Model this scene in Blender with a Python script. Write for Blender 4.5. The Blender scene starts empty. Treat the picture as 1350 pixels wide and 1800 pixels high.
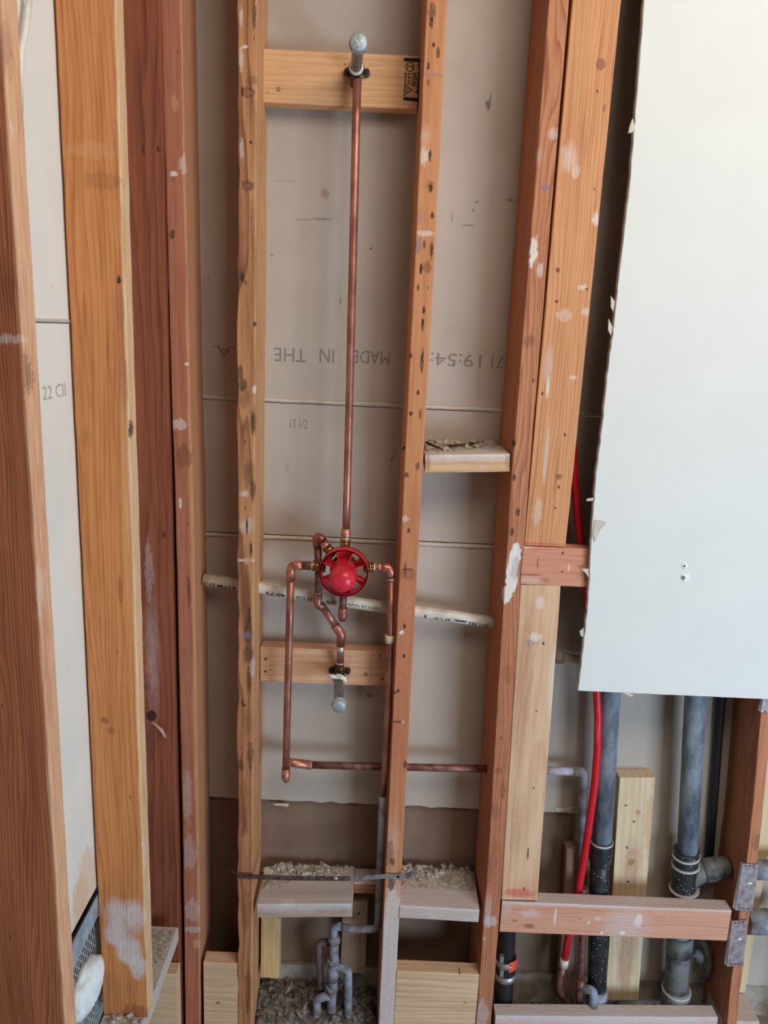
import bpy, bmesh, math, random
from mathutils import Vector, Matrix, noise

# ---------------------------------------------------------------- camera, light, exposure
IN = 0.0254
EYE = 69.7          # camera height above the floor, inches
CD = 62.9           # camera distance from the face of the studs, inches
FPX = 1352.0
TH = math.radians(13.22)
RO = math.radians(2.56)
Fv = Vector((0, math.cos(TH), -math.sin(TH)))
R0 = Vector((1, 0, 0)); U0 = Vector((0, math.sin(TH), math.cos(TH)))
Rv = R0*math.cos(RO) + U0*math.sin(RO)
Uv = -R0*math.sin(RO) + U0*math.cos(RO)
scene = bpy.context.scene
C = scene.collection

def M(v):           # inches (x across, y into the wall, z from eye level) -> metres
    return Vector((v[0]*IN, v[1]*IN, (v[2]+EYE)*IN))

cam = bpy.data.cameras.new('camera')
cam.sensor_fit = 'HORIZONTAL'; cam.sensor_width = 36.0; cam.lens = 36.0*FPX/1350.0
cam.clip_start = 0.05; cam.clip_end = 60
co = bpy.data.objects.new('camera', cam); C.objects.link(co)
mw = Matrix(((Rv.x, Uv.x, -Fv.x, 0), (Rv.y, Uv.y, -Fv.y, 0), (Rv.z, Uv.z, -Fv.z, 0), (0, 0, 0, 1)))
mw.translation = M((0, -CD, 0)); co.matrix_world = mw
scene.camera = co

w = bpy.data.worlds.new('world'); scene.world = w; w.use_nodes = True
bgn = w.node_tree.nodes['Background']
bgn.inputs[0].default_value = (1.0, 0.96, 0.92, 1); bgn.inputs[1].default_value = 0.10

def area(name, loc, aim, sx, sy, power, col):
    l = bpy.data.lights.new(name, 'AREA'); l.shape = 'RECTANGLE'; l.size = sx; l.size_y = sy
    l.energy = power; l.color = col
    o = bpy.data.objects.new(name, l); C.objects.link(o); o.location = loc
    o.rotation_euler = (Vector(aim)-Vector(loc)).to_track_quat('-Z', 'Y').to_euler()
    return o
area('window_daylight', (1.95, -2.2, 0.62), (0.0, 0, 0.6), 1.2, 1.0, 58, (0.60, 0.79, 1.0))
area('ceiling_lamp', (0.9, -1.4, 2.85), (0, 0, 1.2), 1.4, 0.8, 28, (1.0, 0.90, 0.79))
scene.view_settings.view_transform = 'Standard'; scene.view_settings.look = 'None'
scene.view_settings.gamma = 1; scene.view_settings.exposure = 0.0
scene.view_settings.use_curve_mapping = False

# ---------------------------------------------------------------- helpers
def ray(px, py):
    return Fv + Rv*((px-675.0)/FPX) + Uv*((900.0-py)/FPX)
def P(px, py, Y=0.0):            # point on the vertical plane at depth Y seen at that place of the photograph
    d = ray(px, py); t = (CD+Y)/d.y
    return Vector((d.x*t, Y, d.z*t))
def PX(px, py, X):
    d = ray(px, py); t = X/d.x
    return Vector((X, d.y*t-CD, d.z*t))
def scl(p):                       # pixels per inch at a point
    return FPX/(Vector(p)-Vector((0, -CD, 0))).dot(Fv)
def XZ(px, py, Y=0): v = P(px, py, Y); return v.x, v.z

def tag(o, label=None, cat=None, group=None, kind=None):
    if label: o['label'] = label
    if cat: o['category'] = cat
    if group: o['group'] = group
    if kind: o['kind'] = kind
    return o
def link(o, parent=None):
    C.objects.link(o)
    if parent is not None:
        o.parent = parent; o.matrix_parent_inverse = parent.matrix_world.inverted()
    return o
def empty(name, p, label, cat, group=None):
    o = bpy.data.objects.new(name, None); o.empty_display_size = 0.05
    o.matrix_world = Matrix.Translation(M(p)); C.objects.link(o)
    return tag(o, label, cat, group)
def mobj(name, bm, mat, parent=None, origin=None, smooth=False):
    """bm in world metres; origin in inches"""
    me = bpy.data.meshes.new(name)
    bmesh.ops.recalc_face_normals(bm, faces=bm.faces[:])
    og = M(origin) if origin is not None else Vector((0, 0, 0))
    if origin is not None: bmesh.ops.translate(bm, verts=bm.verts[:], vec=-og)
    bm.to_mesh(me); bm.free()
    if smooth:
        for f in me.polygons: f.use_smooth = True
    if mat: me.materials.append(mat)
    o = bpy.data.objects.new(name, me); o.matrix_world = Matrix.Translation(og)
    return link(o, parent)

# ---------------------------------------------------------------- materials
def S(r, g, b):                   # sRGB 0-255 -> linear
    def f(c):
        c /= 255.0
        return c/12.92 if c <= 0.04045 else ((c+0.055)/1.055)**2.4
    return (f(r), f(g), f(b), 1)

class NT:
    def __init__(s, tree): s.t = tree; s.n = tree.nodes; s.l = tree.links
    def add(s, typ, **kw):
        n = s.n.new(typ)
        for k, v in kw.items():
            if k == 'ins':
                for kk, vv in v.items():
                    if hasattr(vv, 'is_linked') or isinstance(vv, bpy.types.NodeSocket): s.l.new(vv, n.inputs[kk])
                    else: n.inputs[kk].default_value = vv
            else: setattr(n, k, v)
        return n
    def math(s, op, a, b=None, c=None, clamp=False):
        i = {0: a}
        if b is not None: i[1] = b
        if c is not None: i[2] = c
        return s.add('ShaderNodeMath', operation=op, use_clamp=clamp, ins=i).outputs[0]
    def vm(s, op, a, b=None):
        i = {0: a}
        if b is not None: i[1] = b
        n = s.add('ShaderNodeVectorMath', operation=op, ins=i)
        return n.outputs['Value'] if op in ('LENGTH', 'DISTANCE', 'DOT_PRODUCT') else n.outputs[0]
    def noise(s, vec, scale, detail=2.0, rough=0.5, dist=0.0):
        return s.add('ShaderNodeTexNoise', ins={'Vector': vec, 'Scale': scale, 'Detail': detail, 'Roughness': rough, 'Distortion': dist}).outputs['Fac']
    def mix(s, fac, a, b, blend='MIX'):
        n = s.add('ShaderNodeMix', data_type='RGBA', blend_type=blend)
        for k, v in ((0, fac), (6, a), (7, b)):
            if isinstance(v, bpy.types.NodeSocket): s.l.new(v, n.inputs[k])
            else: n.inputs[k].default_value = v
        return n.outputs[2]
    def rng(s, v, a, b, c, d, smooth=False):
        n = s.add('ShaderNodeMapRange', clamp=True, interpolation_type='SMOOTHSTEP' if smooth else 'LINEAR',
                  ins={0: v, 1: a, 2: b, 3: c, 4: d})
        return n.outputs[0]

def new_group(name, ins, outs):
    g = bpy.data.node_groups.new(name, 'ShaderNodeTree')
    for n, t, d in ins:
        s = g.interface.new_socket(name=n, in_out='INPUT', socket_type=t)
        if d is not None: s.default_value = d
    for n, t in outs: g.interface.new_socket(name=n, in_out='OUTPUT', socket_type=t)
    nt = NT(g); gi = nt.add('NodeGroupInput'); go = nt.add('NodeGroupOutput')
    return g, nt, gi.outputs, go

# a stain of its own shape at a place on a board
SPOT, nt, gi, go = new_group('stain', [('Vector', 'NodeSocketVector', None), ('Center', 'NodeSocketVector', None), ('Inv', 'NodeSocketVector', None),
    ('Rough', 'NodeSocketFloat', 0.5), ('Soft', 'NodeSocketFloat', 0.3), ('Freq', 'NodeSocketFloat', 200.0)], [('Fac', 'NodeSocketFloat')])
d = nt.vm('LENGTH', nt.vm('MULTIPLY', nt.vm('SUBTRACT', gi['Vector'], gi['Center']), gi['Inv']))
nz = nt.math('SUBTRACT', nt.noise(nt.vm('MULTIPLY', gi['Vector'], (1.0, 1.0, 0.45)), gi['Freq'], 5.0, 0.72), 0.5)
d2 = nt.math('ADD', d, nt.math('MULTIPLY', nz, nt.math('MULTIPLY', gi['Rough'], 3.0)))
fac = nt.math('DIVIDE', nt.math('SUBTRACT', 1.0, d2), gi['Soft'], clamp=True)
brk = nt.rng(nt.noise(nt.vm('MULTIPLY', gi['Vector'], (1.0, 1.0, 0.10)), 520.0, 5.0, 0.7), 0.34, 0.58, 0.35, 1.0)
nt.l.new(nt.math('MULTIPLY', fac, nt.mix(nt.rng(gi['Soft'], 0.1, 0.3, 0.0, 1.0), (1, 1, 1, 1), brk)), go.inputs[0])

# solid wood: growth rings round a pith line along local Z, fibres, blotches, nicks
WOOD, nt, gi, go = new_group('solid_wood', [('Vector', 'NodeSocketVector', None), ('Pith', 'NodeSocketVector', None),
    ('Light', 'NodeSocketColor', None), ('Dark', 'NodeSocketColor', None), ('Spacing', 'NodeSocketFloat', 0.006),
    ('Contrast', 'NodeSocketFloat', 0.5), ('Blotch', 'NodeSocketFloat', 0.5), ('Nicks', 'NodeSocketFloat', 0.3), ('Dust', 'NodeSocketFloat', 0.0)],
    [('Color', 'NodeSocketColor'), ('Height', 'NodeSocketFloat')])
V = nt.vm('ADD', gi['Vector'], gi['Pith'])
lo = nt.vm('MULTIPLY', V, (1.0, 1.0, 0.12))
wn = nt.add('ShaderNodeTexNoise', ins={'Vector': lo, 'Scale': 14.0, 'Detail': 2.0})
warp = nt.vm('MULTIPLY', nt.vm('SUBTRACT', wn.outputs['Color'], (0.5, 0.5, 0.5)), (0.055, 0.055, 0.0))
vv = nt.vm('ADD', nt.vm('MULTIPLY', V, (1.0, 1.0, 0.012)), warp)
rad = nt.vm('LENGTH', vv)
ph = nt.math('FRACT', nt.math('DIVIDE', rad, gi['Spacing']))
ring = nt.math('POWER', ph, 2.2)
ring = nt.math('MULTIPLY', ring, nt.rng(ph, 0.9, 1.0, 1.0, 0.0))
fib = nt.noise(nt.vm('MULTIPLY', V, (1.0, 1.0, 0.025)), 650.0, 3.0, 0.65)
fib2 = nt.noise(nt.vm('MULTIPLY', V, (1.0, 1.0, 0.04)), 120.0, 2.0, 0.5)
blo = nt.noise(nt.vm('MULTIPLY', V, (1.0, 1.0, 0.22)), 18.0, 4.0, 0.65)
f = nt.math('MULTIPLY', ring, nt.math('MULTIPLY', gi['Contrast'], 1.25))
f = nt.math('ADD', f, nt.math('MULTIPLY', nt.math('SUBTRACT', fib, 0.5), 1.0))
f = nt.math('ADD', f, nt.math('MULTIPLY', nt.math('SUBTRACT', fib2, 0.45), 1.3))
f = nt.math('ADD', f, nt.math('MULTIPLY', nt.math('SUBTRACT', blo, 0.45), gi['Blotch']), clamp=True)
col = nt.mix(f, gi['Light'], gi['Dark'])
vor = nt.add('ShaderNodeTexVoronoi', ins={'Vector': nt.vm('MULTIPLY', V, (1.0, 1.0, 0.30)), 'Scale': 75.0})
hit = nt.rng(vor.outputs['Distance'], 0.03, 0.13, 1.0, 0.0)
sel = nt.math('GREATER_THAN', nt.math('MULTIPLY', nt.add('ShaderNodeSeparateColor', ins={0: vor.outputs['Color']}).outputs[0], 1.0), nt.math('SUBTRACT', 1.0, nt.math('MULTIPLY', gi['Nicks'], 0.3)))
nick = nt.math('MULTIPLY', nt.math('MULTIPLY', hit, sel), 0.85)
col = nt.mix(nick, col, S(50, 28, 18))
du = nt.noise(nt.vm('MULTIPLY', V, (1.0, 1.0, 0.5)), 45.0, 5.0, 0.7)
dm = nt.math('MULTIPLY', nt.rng(du, 0.55, 0.72, 0.0, 1.0), gi['Dust'], clamp=True)
dm = nt.math('ADD', dm, nt.math('MULTIPLY', nt.math('SUBTRACT', gi['Dust'], 0.8), 1.0, clamp=True), clamp=True)
col = nt.mix(dm, col, S(205, 192, 184))
h = nt.math('ADD', nt.math('MULTIPLY', fib, 0.6), nt.math('MULTIPLY', ring, 0.35))
h = nt.math('SUBTRACT', h, nt.math('MULTIPLY', nick, 1.5))
nt.l.new(col, go.inputs[0]); nt.l.new(h, go.inputs[1])

def base_mat(name):
    m = bpy.data.materials.new(name); m.use_nodes = True
    nt = NT(m.node_tree); b = nt.n['Principled BSDF']
    tc = nt.add('ShaderNodeTexCoord')
    return m, nt, b, tc.outputs['Object']

COL = {'K': S(40, 26, 20), 'W': S(236, 228, 218), 'G': S(212, 205, 203), 'R': S(205, 50, 60), 'D': S(112, 62, 38),
       'L': S(214, 170, 124), 'M': S(60, 40, 31), 'B': S(125, 120, 140), 'Y': S(196, 150, 96), 'P': S(170, 108, 84), 'Q': S(178, 104, 78)}

def add_spots(nt, vec, col, spots, mat_inv=None):
    """spots: (centre inches Vector, (sx, sy, sz) inches, colour key, alpha, soft, rough)"""
    for c, s, k, al, so, rg in spots:
        cw = M(c)
        if mat_inv is not None:
            cl = mat_inv @ cw
            R3 = mat_inv.to_3x3()
            sl = [sum(abs(R3[i][j])*s[j] for j in range(3))*IN for i in range(3)]
        else: cl, sl = cw, [q*IN for q in s]
        g = nt.add('ShaderNodeGroup', node_tree=SPOT,
                   ins={'Vector': vec, 'Center': cl, 'Inv': Vector((1/sl[0], 1/sl[1], 1/sl[2])), 'Rough': rg, 'Soft': so,
                        'Freq': 1.5/max(0.002, min(sl[0], sl[2]) if True else 1)})
        fac = nt.math('MULTIPLY', g.outputs[0], al)
        col = nt.mix(fac, col, COL[k])
    return col

def wood_mat(name, light, dark, seed=0, spacing=0.006, contrast=0.45, blotch=0.6, nicks=0.3, dust=0.0, sap_lit=None, spots=(), inv=None, rough=0.72, bump=0.5, pith=None):
    m, nt, b, vec = base_mat(name)
    rnd = random.Random(seed)
    if pith is None:
        a = rnd.uniform(0, 6.28); q = rnd.uniform(0.03, 0.10)
        pith = (q*math.cos(a), q*math.sin(a), rnd.uniform(0, 9))
    g = nt.add('ShaderNodeGroup', node_tree=WOOD, ins={'Vector': vec, 'Pith': pith, 'Light': light, 'Dark': dark, 'Spacing': spacing,
               'Contrast': contrast, 'Blotch': blotch, 'Nicks': nicks, 'Dust': dust})
    col = g.outputs[0]
    if sap_lit:                       # paler sapwood plus painted side light along one long edge: (from x, to x in inches, colour, strength)
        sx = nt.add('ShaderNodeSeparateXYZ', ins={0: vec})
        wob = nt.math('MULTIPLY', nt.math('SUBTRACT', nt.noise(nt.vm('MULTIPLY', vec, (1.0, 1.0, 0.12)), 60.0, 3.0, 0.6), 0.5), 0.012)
        k = nt.rng(nt.math('ADD', sx.outputs[0], wob), sap_lit[0]*IN, sap_lit[1]*IN, 0.0, sap_lit[3])
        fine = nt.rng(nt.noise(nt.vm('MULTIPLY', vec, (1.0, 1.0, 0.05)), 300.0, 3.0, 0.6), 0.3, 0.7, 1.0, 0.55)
        col = nt.mix(nt.math('MULTIPLY', k, fine), col, sap_lit[2])
    col = add_spots(nt, vec, col, spots, inv)
    nt.l.new(col, b.inputs['Base Color'])
    b.inputs['Roughness'].default_value = rough
    b.inputs['Specular IOR Level'].default_value = 0.3
    bp = nt.add('ShaderNodeBump', ins={'Height': g.outputs[1], 'Strength': bump, 'Distance': 0.002})
    nt.l.new(bp.outputs[0], b.inputs['Normal'])
    return m

def plain(name, col, rough=0.6, metal=0.0, col2=None, nscale=60.0, lo=0.42, hi=0.62, bump=0.0, bscale=300.0, spec=0.5, spots=(), speck=None, stretch=(1, 1, 1), speck_scale=260.0, speck_n=0.12, speck_r=0.28):
    m, nt, b, vec = base_mat(name)
    c = None
    sv = nt.vm('MULTIPLY', vec, stretch)
    if col2 is not None:
        n = nt.noise(sv, nscale, 4.0, 0.6)
        c = nt.mix(nt.rng(n, lo, hi, 0.0, 1.0), col, col2)
    else:
        n = nt.noise(sv, nscale, 3.0, 0.6)
        dk = (col[0]*0.86, col[1]*0.86, col[2]*0.86, 1)
        c = nt.mix(nt.rng(n, 0.4, 0.65, 0.0, 1.0), col, dk)
    if speck is not None:
        v = nt.add('ShaderNodeTexVoronoi', ins={'Vector': vec, 'Scale': speck_scale})
        r = nt.add('ShaderNodeSeparateColor', ins={0: v.outputs['Color']}).outputs[0]
        k = nt.math('MULTIPLY', nt.rng(v.outputs['Distance'], speck_r*0.45, speck_r, 1.0, 0.0), nt.math('GREATER_THAN', r, 1.0-speck_n))
        c = nt.mix(k, c, speck)
    c = add_spots(nt, vec, c, spots)
    nt.l.new(c, b.inputs['Base Color'])
    b.inputs['Roughness'].default_value = rough; b.inputs['Metallic'].default_value = metal
    b.inputs['Specular IOR Level'].default_value = spec
    if bump > 0:
        bp = nt.add('ShaderNodeBump', ins={'Height': nt.noise(vec, bscale, 4.0, 0.6), 'Strength': bump, 'Distance': 0.001})
        nt.l.new(bp.outputs[0], b.inputs['Normal'])
    return m

COPPER = plain('aged_copper', S(190, 130, 110), 0.40, 0.6, S(142, 88, 74), 38, 0.40, 0.62, 0.15, 200, stretch=(1, 1, 0.35))
COPPER_BRIGHT = plain('heated_copper', S(214, 142, 118), 0.40, 0.65, S(160, 92, 70), 90, 0.42, 0.62)
COPPER_DARK = plain('dark_copper', S(144, 98, 88), 0.5, 0.5, S(104, 66, 60), 60, 0.42, 0.62)
SOLDER = plain('solder', S(205, 198, 190), 0.4, 0.7)
BRASS = plain('brass', S(196, 150, 80), 0.32, 0.9, S(120, 84, 44), 120)
BRASS_DARK = plain('tarnished_brass', S(96, 78, 56), 0.5, 0.7, S(56, 44, 34), 90)
ZINC = plain('galvanised_steel', S(150, 154, 156), 0.45, 0.55, S(112, 116, 120), 160, bump=0.3)
ZINC_CAP = plain('cast_galvanised_cap', S(188, 196, 196), 0.45, 0.35, S(140, 150, 150), 200, bump=0.5, bscale=500)
ZINC_PLATE = plain('nail_plate_steel', S(164, 152, 154), 0.55, 0.25, S(128, 112, 116), 60, bump=0.2)
TAPE = plain('thread_tape', S(232, 226, 212), 0.7)
REDP = plain('red_plastic', S(224, 50, 64), 0.32, 0.0, S(200, 38, 54), 40, spec=0.5)
PEXRED = plain('red_pex', S(205, 22, 38), 0.38, 0.0, S(226, 84, 92), 55, 0.55, 0.75, stretch=(2, 2, 0.3))
PVC = plain('white_pvc', S(214, 208, 192), 0.4, 0.0, S(188, 178, 160), 40, 0.5, 0.7)
PVC_DUSTY = plain('dusty_pvc', S(190, 180, 160), 0.7, 0.0, S(160, 146, 128), 40)
INK = plain('pipe_ink', S(34, 36, 46), 0.6)
STAMP = plain('stamp_ink', S(40, 24, 18), 0.8)
PRINT = plain('faint_grey_print', S(140, 129, 119), 0.9)
PENCIL = plain('pencil', S(146, 135, 125), 0.9)
ABS = plain('dusty_black_abs', S(78, 85, 96), 0.6, 0.0, S(140, 148, 158), 22, 0.38, 0.66, 0.2, 400, speck=S(205, 208, 208), speck_scale=330.0, speck_n=0.16, stretch=(1, 1, 0.4))
ABS_B = plain('black_abs_splashed', S(30, 32, 38), 0.45, 0.0, S(58, 62, 70), 26, 0.5, 0.7, 0.1, speck=S(190, 192, 190), speck_scale=150.0, speck_n=0.35)
ABS_GREY = plain('grey_dusted_abs', S(122, 124, 120), 0.7, 0.0, S(52, 54, 56), 16, 0.45, 0.62, 0.2)
GLUE = plain('cement_ring', S(200, 196, 188), 0.6)
DUSTY_PIPE = plain('dusty_grey_pipe', S(150, 158, 168), 0.8, 0.0, S(112, 108, 106), 34, 0.45, 0.62, 0.4)
DUSTY_PURPLE = plain('dusty_copper_pipe', S(146, 144, 154), 0.8, 0.0, S(114, 102, 104), 30, 0.45, 0.62, 0.3)
LILAC = plain('primed_grey_pipe', S(176, 170, 184), 0.7, 0.0, S(150, 140, 138), 30)
BLACKTUBE = plain('black_tube', S(38, 40, 44), 0.6)
RUBBER = plain('black_rubber', S(26, 27, 30), 0.5)
STEELBAND = plain('steel_band', S(190, 186, 184), 0.35, 0.7)
ORANGE = plain('orange_label', S(240, 82, 50), 0.5)
CREAMCLIP = plain('cream_plastic', S(222, 202, 158), 0.45)
CABLE = plain('white_cable', S(226, 220, 204), 0.5)
RUSTY = plain('rusty_nail', S(84, 50, 36), 0.7, 0.3)
SCREW = plain('screw_head', S(170, 140, 96), 0.4, 0.7)
SCREWD = plain('dark_screw', S(52, 40, 34), 0.5, 0.5)
STRAPM = plain('perforated_strap', S(170, 170, 172), 0.5, 0.5, S(120, 116, 116), 60)
STRAPR = plain('rusted_strap', S(104, 84, 76), 0.7, 0.3, S(66, 50, 46), 60)
DEBRIS = plain('plaster_crumbs', S(196, 188, 174), 0.95, 0.0, S(158, 144, 126), 90, 0.4, 0.6, 0.5, 700)
DEBRIS_D = plain('grey_crumbs', S(140, 128, 114), 0.95, 0.0, S(86, 76, 68), 90, 0.4, 0.6, 0.5, 700)
FOAM = plain('white_fibre', S(232, 240, 240), 0.9, bump=0.6)
GALVBLUE = plain('painted_metal_flange', S(168, 184, 198), 0.5, 0.2, S(132, 146, 160), 40)
LATH = plain('metal_lath', S(200, 206, 206), 0.6, 0.3)
BLACKPAPER = plain('black_building_paper', S(34, 36, 36), 0.9)
PAPER = plain('torn_paper', S(214, 204, 188), 0.9)
GYPSUM_FRONT = plain('drywall_face', S(228, 228, 222), 0.85, 0.0, S(224, 224, 219), 6, 0.4, 0.7, 0.08, 900, spec=0.2)
GYPSUM_EDGE = plain('drywall_core', S(190, 182, 172), 0.95, bump=0.7)
CONCRETE = plain('dusty_floor', S(150, 140, 128), 0.95, 0.0, S(112, 102, 92), 14, 0.4, 0.65, 0.5, 200)

# ---------------------------------------------------------------- geometry builders
def board(name, a, b, w, d, u, v, mk, label=None, cat=None, parent=None, bow=(), wane=0.025, rnd=0.10, nseg=None, seed=0, spots=(), spotY=None, twist=0.0, group=None, kind=None, cham=None, wane_side=None, topdust=0.0):
    """timber whose edge line runs a->b (inches), w along u, d along v.
    bow: list of (t, offset along u) bending the piece. mk: kwargs for wood_mat."""
    a = Vector(a); b = Vector(b); ax = (b-a); L = ax.length; ax.normalize()
    u = Vector(u); u = (u-ax*u.dot(ax)).normalized()
    v = Vector(v); v = (v-ax*v.dot(ax)-u*v.dot(u)).normalized()
    if twist:
        q = Matrix.Rotation(math.radians(twist), 3, ax); u = q @ u; v = q @ v
    Rm = Matrix((u, v, ax)).transposed()
    if Rm.determinant() < 0:
        Rm = Matrix((u, v, -ax)).transposed(); a, b = b, a; ax = -ax; bow = [(1-t, o) for t, o in bow][::-1]
    org = a
    mwm = Rm.to_4x4(); mwm.translation = M(org)
    n = nseg or max(4, int(L/1.6))
    r = min(rnd, w*0.3, d*0.3)
    prof = []
    for cx, cy, a0 in ((r, r, 180), (w-r, r, 270), (w-r, d-r, 0), (r, d-r, 90)):
        for k in range(3):
            an = math.radians(a0+45*k); prof.append((cx+r*math.cos(an), cy+r*math.sin(an)))
    def bw(t):
        if not bow: return 0.0
        if t <= bow[0][0]: return bow[0][1]
        for (t0, o0), (t1, o1) in zip(bow, bow[1:]):
            if t <= t1: return o0+(o1-o0)*(t-t0)/(t1-t0)
        return bow[-1][1]
    bm = bmesh.new(); rows = []
    for i in range(n+1):
        t = i/n; z = t*L; row = []
        o = bw(t)
        for j, (x, y) in enumerate(prof):
            k = wane
            jx = noise.noise(Vector((seed*7.1+j//3*3.3, z*0.55, seed))) + 0.6*noise.noise(Vector((seed*3.1+j//3*5.3, z*1.7, seed+9)))
            jy = noise.noise(Vector((seed*5.7+j//3*2.9+40, z*0.55, seed)))
            if wane_side is not None and j//3 in wane_side:
                k = wane*wane_side[j//3]
            row.append(bm.verts.new(((x+jx*k+o)*IN, (y+jy*k*0.6)*IN, z*IN)))
        rows.append(row)
    m12 = len(prof)
    for i in range(n):
        for j in range(m12):
            bm.faces.new((rows[i][j], rows[i][(j+1) % m12], rows[i+1][(j+1) % m12], rows[i+1][j]))
    bm.faces.new(rows[0][::-1]); bm.faces.new(rows[-1])
    bmesh.ops.recalc_face_normals(bm, faces=bm.faces[:])
    me = bpy.data.meshes.new(name); bm.to_mesh(me); bm.free()
    inv = mwm.inverted()
    sp = []
    if topdust:
        q = org+ax*(L/2)+v*(d*0.5)
        sp.append((q, (L*1.5, d*2.5, 0.17), 'G', min(1.0, topdust+.1), 0.6, 0.35))
    for s in spots:
        px, py, rx, ry, k = s[:5]; al = s[5] if len(s) > 5 else 0.85; so = s[6] if len(s) > 6 else 0.28; rg = s[7] if len(s) > 7 else 0.8
        if k in 'KM' and len(s) <= 6: al = min(1.0, al+.15); so = .2; rx *= .72; rg = 1.0
        c = P(px, py, spotY if spotY is not None else min(a.y, b.y)); q = scl(c)
        sp.append((c, (rx/q, max(0.9, 2.2*rx/q if ry > 200 else 0), ry/q), k, al, so, rg))
    kw = dict(mk); kw.setdefault('seed', seed)
    me.materials.append(wood_mat(name+'_wood', spots=sp, inv=inv, **kw))
    o = bpy.data.objects.new(name, me); o.matrix_world = mwm
    link(o, parent)
    return tag(o, label, cat, group, kind)

def frames(pts):
    pts = [Vector(p) for p in pts]; n = len(pts); T = []
    for i in range(n):
        t = (pts[min(i+1, n-1)]-pts[max(i-1, 0)]); T.append(t.normalized() if t.length > 1e-9 else Vector((0, 0, 1)))
    up = Vector((0, 1, 0)) if abs(T[0].y) < 0.9 else Vector((1, 0, 0))
    N = [(up-T[0]*up.dot(T[0])).normalized()]
    for i in range(1, n):
        q = T[i-1].rotation_difference(T[i]); nn = q @ N[-1]; N.append((nn-T[i]*nn.dot(T[i])).normalized())
    return pts, T, N
def tube_bm(bm, pts, r, seg=14, cap=True):
    pts, T, N = frames(pts); rows = []
    rr = r if isinstance(r, (list, tuple)) else [r]*len(pts)
    for p, t, n, q in zip(pts, T, N, rr):
        bnr = t.cross(n)
        rows.append([bm.verts.new(M(p+n*(q*math.cos(6.28318*k/seg))+bnr*(q*math.sin(6.28318*k/seg)))) for k in range(seg)])
    fs = []
    for i in range(len(rows)-1):
        for k in range(seg):
            fs.append(bm.faces.new((rows[i][k], rows[i][(k+1) % seg], rows[i+1][(k+1) % seg], rows[i+1][k])))
    for f in fs: f.smooth = True
    if cap: bm.faces.new(rows[0][::-1]); bm.faces.new(rows[-1])
def tube(name, pts, r, mat, parent=None, seg=14, label=None, cat=None, group=None):
    bm = bmesh.new(); tube_bm(bm, pts, r, seg)
    o = mobj(name, bm, mat, parent, origin=pts[-1])
    return tag(o, label, cat, group)
def arc(p0, c, p1, rad, n=6):
    """rounded corner at c between directions to p0 and p1"""
    p0, c, p1 = Vector(p0), Vector(c), Vector(p1)
    d0 = (p0-c).normalized(); d1 = (p1-c).normalized()
    ang = d0.angle(d1); t = min(rad/math.tan(ang/2), (p0-c).length*0.9, (p1-c).length*0.9)
    s, e = c+d0*t, c+d1*t
    return [s.lerp(c, k/n).lerp(c.lerp(e, k/n), k/n) for k in range(n+1)]
def box_bm(bm, x0, x1, y0, y1, z0, z1):
    vs = [bm.verts.new(M((x, y, z))) for x in (x0, x1) for y in (y0, y1) for z in (z0, z1)]
    for f in ((0, 1, 3, 2), (4, 6, 7, 5), (0, 4, 5, 1), (2, 3, 7, 6), (0, 2, 6, 4), (1, 5, 7, 3)):
        bm.faces.new([vs[i] for i in f])
def prism_bm(bm, poly, off):
    """poly: list of 3-D points (inches), extruded by vector off"""
    off = Vector(off); A = [bm.verts.new(M(Vector(p))) for p in poly]; B = [bm.verts.new(M(Vector(p)+off)) for p in poly]
    n = len(poly)
    bm.faces.new(A); bm.faces.new(B[::-1])
    for i in range(n): bm.faces.new((A[i], B[i], B[(i+1) % n], A[(i+1) % n]))
def ringbm(bm, c, axis, r0, r1, h, seg=24, zlist=None):
    """tube wall with inner r0 outer r1 from c along axis for h"""
    axis = Vector(axis).normalized(); up = Vector((0, 0, 1)) if abs(axis.z) < 0.9 else Vector((1, 0, 0))
    n = (up-axis*up.dot(axis)).normalized(); b = axis.cross(n); c = Vector(c)
    R = []
    for (r, t) in ((r0, 0), (r1, 0), (r1, h), (r0, h)):
        R.append([bm.verts.new(M(c+axis*t+n*(r*math.cos(6.28318*k/seg))+b*(r*math.sin(6.28318*k/seg)))) for k in range(seg)])
    for i in range(4):
        for k in range(seg):
            f = bm.faces.new((R[i][k], R[i][(k+1) % seg], R[(i+1) % 4][(k+1) % seg], R[(i+1) % 4][k])); f.smooth = i in (1, 3)
def lathe_bm(bm, c, axis, prof, seg=24):
    axis = Vector(axis).normalized(); up = Vector((0, 0, 1)) if abs(axis.z) < 0.9 else Vector((1, 0, 0))
    n = (up-axis*up.dot(axis)).normalized(); b = axis.cross(n); c = Vector(c); R = []
    for (r, t) in prof:
        R.append([bm.verts.new(M(c+axis*t+n*(r*math.cos(6.28318*k/seg))+b*(r*math.sin(6.28318*k/seg)))) for k in range(seg)])
    for i in range(len(R)-1):
        for k in range(seg):
            f = bm.faces.new((R[i][k], R[i][(k+1) % seg], R[i+1][(k+1) % seg], R[i+1][k])); f.smooth = True
    bm.faces.new(R[0][::-1]); bm.faces.new(R[-1])
def lathe(name, c, axis, prof, mat, parent=None, seg=24, label=None):
    bm = bmesh.new(); lathe_bm(bm, c, axis, prof, seg)
    return tag(mobj(name, bm, mat, parent, origin=c), label)
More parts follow.
